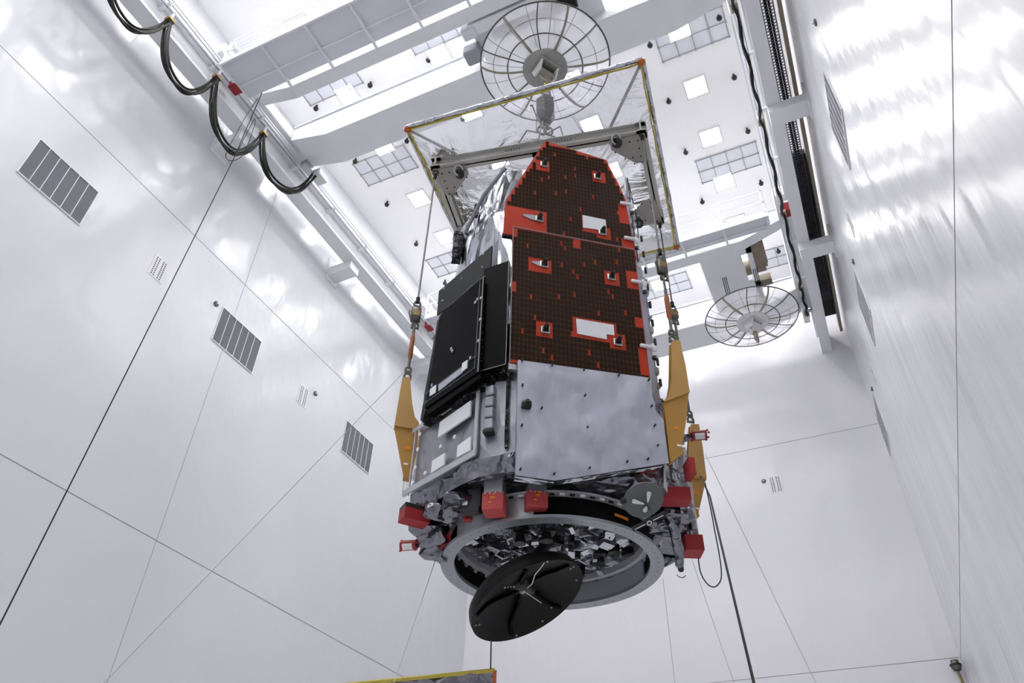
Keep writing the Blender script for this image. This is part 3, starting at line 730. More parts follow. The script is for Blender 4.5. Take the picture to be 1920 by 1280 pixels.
for px in ((977, 681), (1033, 690), (1092, 699), (1157, 709), (1213, 718), (977, 728), (1094, 747), (1013, 771), (1218, 767), (1224, 803), (976, 803), (1098, 807), (973, 885), (1036, 894), (1102, 883), (1172, 871), (1211, 866), (1229, 841)):
    x, z = fr_(*px); m.lathe([(.007*S, -.03), (.007*S, .006*S), (0, .008*S)], (x, z, .048), 10, axis=N0)
m.build('stud', 'black', rw)
m = MB(TR); x, z = fr_(984, 766); m.bbox((x, z, .05), (.033, .028, .025), .3); m.tube([(x, z, .07), (x, z+.01, .095)], .016*S, 10); m.build('sun_sensor', 'black', rw)
m = MB(TR); edge(m, [rp[6], rp[5]], .03, -.02, .022); edge(m, [rp[5], rp[4]], .016, -.02, .02); m.build('foil_edge', 'foil_bright', rw)
m = MB(TR); edge(m, [fr_(1205, 878), fr_(1238, 872)], .02, -.06, -.02); m.build('red_tag', 'red_cover', sat)
# right side: boom, hardware
m = MB(Wp)
m.box((.60, .76, 5.0), (.655, .80, 6.5)); m.box((.66, .70, 4.95), (.70, .74, 6.45)); m.box((.60, .72, 6.5), (.63, .78, 7.6)); m.box((.60, .6, 5.0), (.64, .64, 6.5))
bo = m.build('deployment_boom', 'radiator_white', sat)
for k in range(18):
    z = 5.05 + k*.145; u = .675 + (.0 if z < 6.5 else -.04); m = MB(Wp)
    m.bbox((u, .78, z), (.022, .02, .014 + .01*(k % 3)), .3)
    if k % 3 == 0: m.hull([(u+.01, .75, z-.02), (u+.06, .75, z), (u+.01, .75, z+.03), (u+.01, .78, z)])
    m.build('boom_fitting', 'metal', bo)
for k in range(11):
    z = 5.0 + k*.21; m = MB(Wp); m.tube([(.69, .80, z-.03), (.69, .80, z+.035)], .012*S, 8); m.build('boom_standoff', 'black', bo)
m = MB(Wp); m.tube([(.615, .82, 7.75), (.60, .85, 7.0), (.60, .86, 6.5)], .006*S, 6)
m.tube([(.63, .80, 7.7), (.68, .78, 7.2), (.66, .8, 6.9)], .006*S, 6)
m.build('boom_cable', 'black', bo)
m = MB(Wp); m.prism([(.60, .76, 7.2), (.64, .76, 7.2), (.64, .76, 7.8), (.62, .76, 7.86)], (0, -.04, 0)); m.build('boom_tip', 'metal', bo)
# right side panel face hardware (bus)
rs = random.Random(3)
for k in range(26):
    m = MB(face(30, 1.06))
    x = rs.uniform(-.0, .24); z = rs.uniform(4.3, 4.95); w_ = rs.uniform(.008, .03); m.bbox((x, z, .01), (w_, rs.uniform(.01, .05), .015), .2); m.build('connector', 'metal', sat)
for k in range(34):
    m = MB(face(60, 1.06)); x = rs.uniform(-.38, .40); z = rs.uniform(4.25, 5.0); m.bbox((x, z, .01), (rs.uniform(.01, .05), rs.uniform(.01, .07), .02), .2); m.build('connector_box', 'tape', sat)
for k in range(5):
    m = MB(Wp); a = V((.56+.02*k, .92-.03*k, 4.2)); m.tube([a, a + V((.02, .0, .2)), a + V((.0, .02, .42+.05*k))], .006*S, 6); m.build('side_pipe', 'white_cone', sat)

# adapter ring ------------------------------------------------------------
rc = (0, 0, 3.93)
m = MB(Wp); R = .83*S
m.lathe([(R, 0), (R, .022*S), (R-.10*S, .03*S), (R-.10*S, .004*S), (R-.05*S, 0)], rc, 96, True); rg = m.build('adapter_ring', 'ring_metal', sat, True)
m = MB(Wp); m.lathe([(R-.075*S, .02*S), (R-.06*S, .02*S), (R-.06*S, .19*S), (R-.075*S, .19*S)], rc, 96, True); m.build('ring_cylinder', 'ring_black', rg, True)
# bare metal sectors of the cylinder
def arc_band(m, r0, r1, z0, z1, a0, a1, n):
    vs = []; 
    for i in range(n+1):
        a = math.radians(a0 + (a1-a0)*i/n); cx, sy = math.cos(a), math.sin(a)
        vs += [(r0*cx, r0*sy, z0), (r1*cx, r1*sy, z0), (r1*cx, r1*sy, z1), (r0*cx, r0*sy, z1)]
    fs = []
    for i in range(n):
        for k in range(4): fs.append((i*4+k, i*4+(k+1) % 4, i*4+4+(k+1) % 4, i*4+4+k))
    fs += [(3, 2, 1, 0), tuple(n*4+k for k in range(4))]
    m.add(vs, fs)
m = MB(Wp); arc_band(m, .776, .785, 3.955, 4.11, 114, 165, 20); m.build('bare_sector', 'ring_plain', rg, True)
m = MB(Wp); arc_band(m, .738, .752, 3.955, 4.10, -66, -2, 24); m.build('bare_sector', 'ring_plain', rg, True)
m = MB(Wp); m.lathe([(R-.06*S, .185*S), (R+.005*S, .185*S), (R+.005*S, .20*S), (R-.06*S, .20*S)], rc, 96, True); m.lathe([(R-.12*S, .19*S), (R-.07*S, .175*S), (R-.07*S, .20*S), (R-.12*S, .25*S)], rc, 96, True); m.build('upper_flange', 'tape', rg, True)
m = MB(Wp); mi = MB(Wp)
for k in range(72):
    a = 2*math.pi*k/72; ca, sa = math.cos(a), math.sin(a); q = MB()
    for rr, zz, hh in ((.750, 4.095, .013), (.731, 4.15, .011), (.815, 4.112, .010)):
        u_, n_ = rr*ca, rr*sa; tx, ty = -sa, ca; w_ = .017
        pts = [(u_+tx*w_*s1+ca*.006*s2, n_+ty*w_*s1+sa*.006*s2, zz+hh*s3) for s1 in (-1, 1) for s2 in (-1, 1) for s3 in (-1, 1)]
        if (k % 2 and rr > .74) or rr < .74: m.hull(pts)
        elif rr > .8: mw = MB(Wp); mw.hull(pts); mw.build('flange_clip', 'white_cone', rg, False)
        else: mi = MB(Wp); mi.hull(pts); mi.build('inner_tooth', 'tape', rg, False)
m.build('flange_slots', 'black', rg, False)
m = MB(Wp)
for k in range(60):
    a = 2*math.pi*k/60; m.lathe([(.005*S, -.003), (.005*S, .0)], (.79*math.cos(a), .79*math.sin(a), 3.931), 6)
m.build('bolt_holes', 'black', rg)
m = MB(Wp); arc_band(m, .774, .780, 4.035, 4.055, 62, 71, 6); m.build('orange_label', 'orange_label', rg)
# inner equipment bay
m = MB(Wp); m.lathe([(0, .42*S), (.60*S, .40*S), (.722*S, .31*S)], rc, 40); m.crumple(4, .045*S, 1.4); bay = m.build('equipment_bay', 'foil_inner', sat, True)
rb_ = random.Random(11)
m = MB(Wp); m2 = MB(Wp); m3 = MB(Wp)
for k in range(260):
    a = rb_.uniform(0, 6.283); r = .66*math.sqrt(rb_.random()); u_, n_ = r*math.cos(a), r*math.sin(a)
    if u_ < -.35 and n_ > -.1 and rb_.random() < .8: continue
    h = rb_.uniform(.03, .15); tgt = (m, m2, m3)[rb_.choice((0, 0, 0, 1, 1, 2))]
    ang = rb_.uniform(0, 1.57); cx, sy = math.cos(ang), math.sin(ang); w1, w2 = rb_.uniform(.012, .05), rb_.uniform(.012, .06)
    z1 = 4.29 - rb_.uniform(0, .08)
    tilt = rb_.uniform(-.3, .3)
    if tgt is m3: tgt = MB(Wp)
    tgt.hull([(u_+cx*w1*s1-sy*w2*s2, n_+sy*w1*s1+cx*w2*s2, z1-h*(s3) + tilt*w1*s1) for s1 in (-1, 1) for s2 in (-1, 1) for s3 in (0, 1)])
    if tgt is not m and tgt is not m2: tgt.build('bare_box', 'metal', bay, False)
for k in range(70):
    a = rb_.uniform(0, 6.283); r = .55*math.sqrt(rb_.random()); p = V((r*math.cos(a), r*math.sin(a), rb_.uniform(4.12, 4.22))); pts = [p]
    for j in range(4):
        p = p + V((rb_.uniform(-.1, .1), rb_.uniform(-.07, .07), rb_.uniform(-.02, .02)))
        if math.hypot(p.x, p.y) < .66: pts.append(p.copy())
    if len(pts) > 2: (m if k % 2 else m2).tube(pts, rb_.uniform(.004, .009)*S, 6)
m.build('wrapped_equipment', 'foil_box', bay, False); m2.build('black_equipment', 'foil_black', bay, False)
for px, z in (((975, 1000), 4.05), ((1025, 995), 4.05)):
    u_, n_ = unp(*px, z)
    m = MB(Wp); m.bbox((u_, n_, z+.08), (.055, .05, .09), .15); m.build('thruster_box', 'foil_inner', bay)
    m = MB(Wp); m.lathe([(.045*S, -.03*S), (.03*S, .05*S)], (u_, n_, z-.05), 16); m.bbox((u_, n_, z-.005), (.06, .05, .012)); m.build('thruster_nozzle', 'black', bay)
u_, n_ = unp(1172, 1003, 4.12); m = MB(Wp); m.lathe([(.07*S, 0), (.07*S, .03), (.03*S, .04), (.03*S, .0), (0, 0)], (u_, n_, 4.12), 24); m.build('round_port', 'disc_grey', bay, True)

# black high gain dish -----------------------------------------------------
dc = V((-.275, .43, 3.5))
def camdir(x, y, z): return (right*x + down*y + fwd*z).normalized()
# centre placed on the photo's ray at a depth just under the ring
r_ = ray(991, 1128); md = camdir(.46, .89, 0); md = (md - r_*md.dot(r_)).normalized(); DN = (-.47*r_ + .883*md).normalized(); Dw = CAM + r_ * ((Wp((0, .3, 3.55)) - CAM).length)
DR = 115/F * (Dw - CAM).dot(fwd)
ax_ = camdir(.905, -.425, 0.0); ax_ = (ax_ - DN*ax_.dot(DN)).normalized(); bx_ = DN.cross(ax_)
def Dt(p): return Dw + ax_*p[0]*DR + bx_*p[1]*DR + DN*p[2]*DR
m = MB(Dt); prof = [(0, -.30), (.3, -.27), (.6, -.19), (.85, -.08), (.985, -.005), (1.0, .0), (1.0, -.10), (.97, -.20), (.85, -.32), (.6, -.42), (.3, -.47), (0, -.48)]
vs = []
m.T = ident
m.lathe([(a*DR, b*DR) for a, b in prof], Dw, 72, axis=DN); hd = m.build('dish_antenna', 'dish_black', sat, True)
m = MB(Dt)
for k, a in enumerate((.30, 1.30, 2.62, 4.05, 5.15)):
    pts = [(r*math.cos(a+.08*math.sin(r*7)), r*math.sin(a+.08*math.sin(r*7)), -.28+.27*r*r+.03) for r in (.08, .3, .5, .7, .9)]
    m.strip([Dt(p) for p in pts] if False else pts, .05*DR, .05*DR, DN)
m.build('dish_rib', 'radiator_black', hd)
m = MB(Dt); m.hull([(.07*math.cos(k), .07*math.sin(k)*.8, -.26 + .05*(k % 2)) for k in range(7)] + [(.03*math.cos(k), .03*math.sin(k), -.18) for k in range(5)]); m.build('feed', 'metal', hd)
m = MB(Dt); m.tube([(.03, .02, -.2), (.2, .22, -.12), (.32, .45, -.1), (.52, .62, -.08), (.6, .76, -.06)], .008*DR, 6); m.tube([(.02, -.03, -.2), (.15, -.45, -.1)], .006*DR, 6); m.build('feed_cable', 'white_cone', hd)
m = MB(Dt)
for x, y in ((.86, .1), (.92, .16), (-.9, .22), (-.86, .12), (-.55, -.72), (-.5, -.8), (.25, -.75), (-.2, .45), (-.16, .38), (-.12, .31), (-.08, .24), (.6, .78), (0, -.9), (.85, -.3)): m.bbox((x, y, -.28+.27*(x*x+y*y)+.02), (.014, .014, .014), .4)
m.build('dish_fittings', 'metal', hd)
m = MB(); b1 = Dt((0, 0, -.4)); b2 = Wp((.0, .1, 4.15)); m.tube([b1, b1.lerp(b2, .4) + V((.0, .05, .1)), b2], .07, 10); m.bbox(tuple(b1), (.16, .16, .12)); m.build('dish_arm', 'black', hd)

# underside fittings --------------------------------------------------------
def sbox(name, pxs, z0, z1, mt, parent=sat, open_top=False, bev=.08):   # box on 4 photo corners taken at level z0 (bottom)
    q = [unp(px, py, z0) for px, py in pxs]; m = MB(Wp)
    m.prism([(u, n, z0) for u, n in q], (0, 0, z1-z0)); return m.build(name, mt, parent)
def fbox(name, cen, half, mt, rot=0, parent=sat, tilt=0):
    c, s = math.cos(math.radians(rot)), math.sin(math.radians(rot))
    ct, st = math.cos(math.radians(tilt)), math.sin(math.radians(tilt))
    def T(p):
        x, z = p[0]*ct - p[2]*st, p[0]*st + p[2]*ct
        return Wp((cen[0] + x*c - p[1]*s, cen[1] + x*s + p[1]*c, cen[2] + z))
    return MB(T).bbox((0, 0, 0), half, .06).build(name, mt, parent), T
def at_z(px, py, z):
    u, n = unp(px, py, z); return (u, n, z)
# red covers
c = at_z(777, 970, 4.12); o, T = fbox('red_cover', c, (.10, .06, .045), 'red_cover', -16); 
MB(T).bbox((0, 0, .055), (.10, .06, .02), .1).build('cover_rim', 'black', sat)
c = at_z(1266, 931, 4.2); fbox('red_cover', c, (.10, .06, .05), 'red_cover', 12)
c = at_z(1298, 1024, 4.1); o, T = fbox('red_cover', c, (.07, .08, .062), 'red_cover', 12)
c = at_z(1293, 880, 4.32); fbox('red_cover', c, (.022, .06, .065), 'red_cover', 5)
# posts with red caps
def post(px, zc, w, d, rot, capz, topz, label=True):
    c = at_z(*px, zc); o, T = fbox('leg_fitting', (c[0], c[1], (zc+topz)/2), (w, d, (topz-zc)/2), 'ring_metal', rot)
    o2, T2 = fbox('red_cap', (c[0], c[1], zc+capz/2-.03), (w*1.12, d*1.12, capz/2), 'red_cap', rot, o)
    m = MB(T2)
    for x, z, a, b in ((.0, .02, .5, .008), (-.25, -.015, .3, .006), (.1, .045, .25, .007)): m.box((x*w-a*w/2, d*1.12, z-b), (x*w+a*w/2, d*1.12+.004, z+b))
    m.build('label', 'orange_label', o)
    m = MB(T2)
    for x in (-.8, -.3, .3, .8): m.bbox((x*w, d*1.12, capz/2-.012), (.006, .006, .006), .3)
    m.build('screws', 'metal', o)
post((927, 955), 3.99, .065, .06, 24, .13, 4.36)
post((1005, 948), 4.03, .064, .05, 2, .12, 4.3)
c = at_z(893, 950, 4.05); o, T = fbox('leg_fitting', (c[0], c[1], 4.19), (.045, .045, .13), 'foil_dark', 30); 
m = MB(T); m.bbox((0, 0, -.09), (.05, .05, .07), .1); m.bbox((-.03, .02, -.17), (.07, .03, .03), .2); m.build('black_foot', 'black', o)
MB(T).bbox((-.06, .055, -.12), (.02, .01, .03), .2).build('steel_plate', 'metal', o)
MB(Wp).tube([at_z(897, 950, 4.06), at_z(918, 966, 4.0)], .02*S, 8).build('strut', 'black', sat)
c = at_z(877, 973, 3.99); MB(Wp).bbox(c, (.03, .02, .018), .4).build('red_plug', 'red_cover', sat)
# sensor cylinders on struts
def cyl(pa, pb, z, pc, pd):
    a, b = V(at_z(*pa, z)), V(at_z(*pb, z)); m = MB(Wp)
    m.tube([a, b], .038*S, 16); o = m.build('capped_thruster', 'red', sat)
    d = (b-a)
    MB(Wp).tube([a+d*.15, a+d*.8], .0395*S, 16, flat=.9).build('white_band', 'white_patch', o)
    m = MB(Wp)
    for t_ in (0, .97): 
        for k in range(6):
            p = a + d*t_ + V((0, 0, 0)); ang = k*1.047; m.bbox((p.x+.0, p.y+.036*math.cos(ang), p.z+.036*math.sin(ang)), (.008, .006, .006), .3)
    m.build('studs', 'red_cover', o)
    c, e = V(at_z(*pc, z)), V(at_z(*pd, z+.05)); m = MB(Wp); m.tube([b, c, e], [.02*S, .035*S, .07*S], 8); m.crumple(2, .02*S, 4); m.build('strut', 'foil_dark', o, True)
cyl((752, 1023), (781, 1021), 4.0, (800, 1020), (835, 1000))
cyl((1325, 815), (1297, 817), 4.75, (1280, 822), (1255, 835))
# foil boxes around left strut
c = at_z(815, 1035, 3.98); fbox('foil_box', c, (.10, .05, .05), 'foil_dark', 35, tilt=-15)
c = at_z(832, 1020, 4.02); m = MB(Wp); m.hull([at_z(843, 995, 4.05), at_z(838, 1000, 4.05), at_z(818, 1040, 3.95), at_z(838, 1032, 3.97), at_z(846, 1010, 4.0), at_z(840, 1000, 4.15)]); m.build('red_bracket', 'red', sat)
m = MB(Wp); m.hull([at_z(812, 985, 4.1), at_z(845, 985, 4.1), at_z(818, 1030, 4.0), at_z(790, 985, 4.08), at_z(850, 1000, 4.15), at_z(800, 980, 4.2)]); m.crumple(3, .02*S, 3); m.build('foil_web', 'foil_dark', sat, True)
# crumpled foil lumps below the left and right corners
for px, z, hs in (((860, 940), 4.1, (.12, .09, .05)), ((830, 960), 4.1, (.14, .08, .05)), ((1235, 990), 4.12, (.16, .12, .05)), ((1262, 975), 4.15, (.12, .14, .04)), ((960, 925), 4.25, (.2, .06, .04)), ((1100, 915), 4.25, (.3, .06, .04))):
    c = at_z(*px, z); m = MB(Wp); m.bbox(c, hs, .6); m.crumple(4, .035*S, 2.6); m.build('foil_lump', 'foil_dark', sat, True)
# silver arm lower right
m = MB(Wp); m.tube([at_z(1252, 968, 4.08), at_z(1266, 1000, 3.98), at_z(1272, 1030, 3.92), at_z(1275, 1058, 3.87)], [.03*S, .035*S, .035*S, .03*S], 8); m.crumple(2, .012*S, 5); ar = m.build('silver_arm', 'foil_dark', sat, True)
m = MB(Wp); m.tube([at_z(1275, 1056, 3.87), at_z(1277, 1068, 3.85)], .022*S, 10); m.build('arm_tip', 'black', ar)
m = MB(Wp); p = V(at_z(1276, 1070, 3.84)); m.tube([p + V((.035*math.cos(a*.5), 0, .03*math.sin(a*.5)-.02)) for a in range(7, 13)], .003*S, 5); m.build('wire_loop', 'cable', ar)
m = MB(Wp); m.tube([at_z(1240, 1042, 3.98), at_z(1272, 1046, 3.92)], .018*S, 8); m.tube([at_z(1245, 1062, 3.97), at_z(1262, 1046, 3.95)], .008*S, 6); m.build('arm_brace', 'foil_dark', ar)
# grey disc with three white cones
cz = 4.05; cd = V(at_z(1206, 936, cz)); dN = camdir(.1, .35, -.93); DC = Wp(cd); r0 = 38/F*(DC-CAM).dot(fwd)
m = MB(); m.lathe([(r0, 0), (r0, .02), (0, .02)], DC, 48, axis=dN); gd = m.build('cone_antenna_plate', 'disc_grey', sat)
a1 = camdir(1, 0, 0); a1 = (a1 - dN*a1.dot(dN)).normalized(); a2 = dN.cross(a1)
if a2.dot(down) < 0: a2 = -a2
def G(x, y, z): return DC + a1*x*r0 + a2*y*r0 + dN*z*r0
m = MB()
for x, y in ((-.50, -.02), (.22, -.42), (.08, .52)):
    m.tube([G(x*1.15, y*1.15, .1), G(x, y, .14), G(x*.2+.1, y*.2+.08, .3)], [.09*r0, .13*r0, .03*r0], 14)
m.build('white_cone', 'white_cone', gd, True)
m = MB(); m.tube([G(-.05, -.05, .35), G(.28, .38, .4)], .025*r0, 6); m.bbox(tuple(G(-1.0, -.03, .04)), (.03, .03, .03)); m.build('black_clip', 'black', gd)
m = MB(); a = CAM + ray(1186, 992)*(DC-CAM).length*.985; b = CAM + ray(1246, 962)*(DC-CAM).length*.985
m.strip([a, b], .045, .03, dN); mid = (a+b)/2; m.lathe([(.045, -.01), (.045, .03)], mid, 12, axis=dN); bb = m.build('black_bar', 'black', gd)
m = MB(); m.strip([a.lerp(b, .05)+dN*.02, a.lerp(b, .95)+dN*.02], .007, .006, dN); m.lathe([(.02, .03), (.03, .03), (.03, .036), (.02, .036)], mid, 14, True, axis=dN); m.build('white_lines', 'white_patch', bb)
m = MB(Wp); cols_ = []
for k in range(7):
    p = V(at_z(945+k*7, 972-k*2, 4.09)); m.tube([p, p+V((.03, .01, -.02)), p+V((.05, -.01, .01))], .008*S, 6)
m.build('gold_harness', 'gold', sat)
m = MB(Wp); rr2 = random.Random(5)
for k in range(16):
    p = V(at_z(rr2.uniform(930, 1000), rr2.uniform(948, 975), 4.1)); m.tube([p, p+V((rr2.uniform(-.04, .04), rr2.uniform(-.03, .03), rr2.uniform(-.02, .02)))], .006*S, 6)
m.build('wire_harness', 'foil_inner', sat)

# ------------------------------------------------------------------ lifting brackets
def lift_bracket(label, u, n, prof_px, step_px, T_u):
    t = thing('lifting_bracket', label, 'lifting bracket', Wp((u, n, 4.4)), 'yellow lifting brackets')
    def P2(px, py):      # plane n = const through the bracket
        nn = N0; k = (n - nn.dot(CAM-c0)) / nn.dot(ray(px, py)); q = CAM + ray(px, py)*k; return (U0.dot(q-c0), q.z)
    up = [P2(*p) for p in prof_px]; lo = [P2(*p) for p in step_px]
    m = MB(Wp); m.prism([(a, n+.03, z) for a, z in up], (0, -.012, 0)); m.prism([(a, n-.03, z) for a, z in up], (0, .012, 0)); m.build('upper_plate', 'yellow', t)
    m = MB(Wp); m.prism([(a, n+.016, z) for a, z in lo], (0, -.032, 0)); m.build('lower_plate', 'yellow_dark', t)
    # rounded rim between the two plates, base block
    a, b = lo[-1], lo[-2]
    m = MB(Wp); m.hull([(x+sx, n+sy, z+sz) for (x, z) in (a, b) for sx in (-.004, .004) for sy in (-.035, .035) for sz in (-.015, .015)]); m.build('foot_block', 'yellow_dark', t)
    a, b = lo[0], lo[1]
    m = MB(Wp); m.hull([(x, n+sy, z+sz) for (x, z) in (a, b) for sy in (-.034, .034) for sz in (-.006, .006)]); m.build('cross_rib', 'yellow', t)
    cx = (lo[0][0]+lo[-1][0]+lo[1][0]+lo[-2][0])/4; cz_ = (lo[0][1]+lo[-1][1])/2
    MB(Wp).box((cx-.02, n+.016, cz_+.02), (cx+.02, n+.019, cz_+.045)).build('label', 'orange_label', t)
    MB(Wp).box((cx-.015, n+.016, cz_-.12), (cx+.02, n+.019, cz_-.105)).build('tag', 'white_patch', t)
    return t
lift_bracket('yellow lifting bracket at the left corner of the satellite', -1.24, .05,
    [(754, 711), (768, 711), (772, 760), (777, 785), (785, 796), (784, 805), (739, 800)], [(739, 800), (784, 808), (781, 850), (771, 897), (757, 894)], 0)
lift_bracket('large yellow lifting bracket at the front right of the satellite', .75, 1.0,
    [(1257, 644), (1272, 641), (1283, 690), (1290, 738), (1243, 754), (1252, 742), (1256, 720)], [(1243, 756), (1290, 738), (1285, 790), (1276, 850), (1255, 866)], 0)
lift_bracket('yellow lifting bracket at the far right, partly behind a red cover', 1.35, -.05,
    [(1293, 798), (1308, 798), (1315, 840), (1322, 897), (1289, 895), (1289, 850)], [(1289, 896), (1322, 900), (1318, 920), (1307, 968), (1296, 966)], 0)


# ------------------------------------------------------------------ slings
def shackle(m, T, u, n, z, s=.03):
    pts = [(u+s*math.cos(a), n, z+s*1.3*math.sin(a)) for a in [math.radians(k) for k in range(-40, 221, 20)]]
    m.T = T; m.tube(pts, .011*S, 8); m.tube([(u-s*1.3, n, z-s*.9), (u+s*1.3, n, z-s*.9)], .012*S, 8)
def sling(label, u, n, zs, labels=True):
    zt, z1, z2, z3, z4, z5 = zs   # top, load cell top, load cell bottom, turnbuckle top, turnbuckle bottom, bracket
    t = thing('lifting_sling', label, 'sling', Wp((u, n, z5)), 'lifting slings')
    m = MB(Wp); m.tube([(u, n, zt-.08), (u, n, z1+.06)], .009*S, 8); m.build('wire_rope', 'cable_grey', t)
    m = MB(Wp); m.tube([(u, n, z1+.10), (u, n, z1+.04)], .02*S, 8); m.tube([(u, n, zt-.06), (u, n, zt-.14)], .018*S, 8); m.build('ferrule', 'cable', t)
    m = MB(Wp); shackle(m, Wp, u, n, zt-.04, .028); shackle(m, Wp, u, n, z1+.02, .028); shackle(m, Wp, u+.005, n, z2-.02, .028)
    shackle(m, Wp, u, n, z5+.10, .022); shackle(m, Wp, u, n, z5+.03, .026); m.build('shackle', 'shackle', t)
    m = MB(Wp); zc = (z1+z2)/2; m.bbox((u, n, zc), (.045, .035, (z1-z2)/2*.8), .5); m.tube([(u-.06, n, zc+.04), (u-.065, n+.02, zc), (u-.04, n, zc-.06)], .006*S, 6); m.build('load_cell', 'shackle', t)
    m = MB(Wp); m.box((u-.03, n+.034, zc-.03), (u+.03, n+.038, zc+.03)); m.build('load_display', 'brass', t)
    m = MB(Wp); m.tube([(u, n, z3), (u, n, z3-.04), (u, n, z4+.04), (u, n, z4)], [.012*S, .021*S, .021*S, .012*S], 10); m.build('turnbuckle', 'orange_strap', t)
    m = MB(Wp); m.tube([(u, n, z2), (u, n, z3)], .014*S, 8); m.build('threaded_rod', 'shackle', t)
    m = MB(Wp); m.tube([(u, n, z4), (u, n, z5+.12)], .013*S, 8); m.build('threaded_rod', 'shackle', t)
    return t
sling('lifting sling at the left, with load cell and orange turnbuckle over white ceiling', -1.257, .05, (8.27, 6.27, 6.05, 5.93, 5.64, 5.43))
sling('lifting sling at the front right corner with a load cell and orange turnbuckle', .75, 1.0, (8.33, 6.45, 6.22, 6.0, 5.72, 5.48))
sling('lifting sling at the far right, reaching the bracket behind', 1.35, -.05, (8.3, 6.9, 6.75, 6.2, 5.95, 5.50))

# ------------------------------------------------------------------ spreader frame and film tray
ZF = 8.36
A, B, Cc, D = (-1.257, .05), (.75, 1.0), (1.35, -.05), (-.75, -1.0)
fr = thing('spreader_frame', 'grey steel lifting spreader frame above the satellite', 'lifting frame', Wp((0, 0, ZF)))
def ibeam(a, b, z, ext=.06, h=.075, w=.05):
    a, b = V((a[0], a[1], 0)), V((b[0], b[1], 0)); t = (b-a).normalized(); s = V((-t.y, t.x, 0)); a -= t*ext; b += t*ext; m = MB(Wp)
    for (z0, z1, ww) in ((z-h, z-h+.012, w), (z+h-.012, z+h, w), (z-h, z+h, .008)):
        m.add([a-s*ww+V((0,0,z0)), b-s*ww+V((0,0,z0)), b+s*ww+V((0,0,z0)), a+s*ww+V((0,0,z0)), a-s*ww+V((0,0,z1)), b-s*ww+V((0,0,z1)), b+s*ww+V((0,0,z1)), a+s*ww+V((0,0,z1))], [(0,3,2,1),(4,5,6,7),(0,1,5,4),(1,2,6,5),(2,3,7,6),(3,0,4,7)])
    return m.build('beam', 'beam_grey', fr)
for p, q in ((A, B), (B, Cc), (Cc, D), (D, A)): ibeam(p, q, ZF)
mA = ((A[0]+B[0])/2, (A[1]+B[1])/2); mC = ((Cc[0]+D[0])/2, (Cc[1]+D[1])/2); ibeam(mA, mC, ZF, 0)
def lerp2(a, b, t): return (a[0]+(b[0]-a[0])*t, a[1]+(b[1]-a[1])*t)
for i, (p, a, b) in enumerate(((A, B, D), (B, A, Cc), (Cc, B, D), (D, A, Cc))):
    ka = .26/math.hypot(a[0]-p[0], a[1]-p[1]); kb = .26/math.hypot(b[0]-p[0], b[1]-p[1])
    q1, q2 = lerp2(p, a, ka*1.3), lerp2(p, b, kb*1.3); q0 = lerp2(p, ((a[0]+b[0])/2, (a[1]+b[1])/2), -.03)
    q3 = (q1[0]+(b[0]-p[0])*kb*.45, q1[1]+(b[1]-p[1])*kb*.45); q4 = (q2[0]+(a[0]-p[0])*ka*.45, q2[1]+(a[1]-p[1])*ka*.45)
    m = MB(Wp); m.prism([(x, y, ZF-.092) for x, y in (q0, q1, q3, q4, q2)], (0, 0, .014)); g_ = m.build('gusset_plate', 'gusset', fr)
    m = MB(Wp)
    for u_ in (.15, .4, .65, .9):
        for v_ in (.15, .45, .75, 1.0):
            if u_+v_ > 1.5 or (.3 < u_ < .8 and .3 < v_ < .6): continue
            x = p[0]+(q1[0]-p[0])*u_+(q2[0]-p[0])*v_; y = p[1]+(q1[1]-p[1])*u_+(q2[1]-p[1])*v_
            m.lathe([(.008*S, -.006*S), (.008*S, 0)], (x, y, ZF-.092), 8)
    m.build('bolts', 'cable', g_)
m = MB(Wp)
tv = V((B[0]-A[0], B[1]-A[1], 0)).normalized(); nv = V((tv.y, -tv.x, 0))
if nv.y < 0: nv = -nv
for k in range(6):
    for zz in (ZF-.02, ZF+.03):
        for f0 in (.35, .60):
            p = V((A[0], A[1], zz)) + tv*(f0*2.22 + k*.03); m.bbox(tuple(p + nv*.012), (.006, .006, .006), .4)
m.build('bolts', 'cable', fr)
# hanging shackle-wheels under the frame
for px, l in (((862, 326), 'round black and steel shackle hanging under the left of the spreader frame'), ((1157, 268), 'round black and steel shackle hanging under the right of the spreader frame'), ((1198, 419), 'dark round shackle under the rear right corner of the spreader frame')):
    q = V(at_z(*px, ZF-.16)); t = thing('swivel_shackle', l, 'shackle', Wp(q), 'swivel shackles under the frame')
    m = MB(Wp); m.lathe([(.045*S, -.03*S), (.055*S, -.015*S), (.055*S, .015*S), (.045*S, .03*S)], q, 24, axis=(.6, .5, .5)); m.build('wheel', 'black', t, True)
    m = MB(Wp); q2 = q + V((-.02, .03, .02)); m.tube([q2 + V((.045*math.cos(a*.35), .03*math.sin(a*.35), .045*math.sin(a*.35))) for a in range(18)], .012*S, 8, True); m.tube([q2, q2 + V((0, -.04, .08))], .02*S, 8); m.build('shackle_ring', 'metal', t)
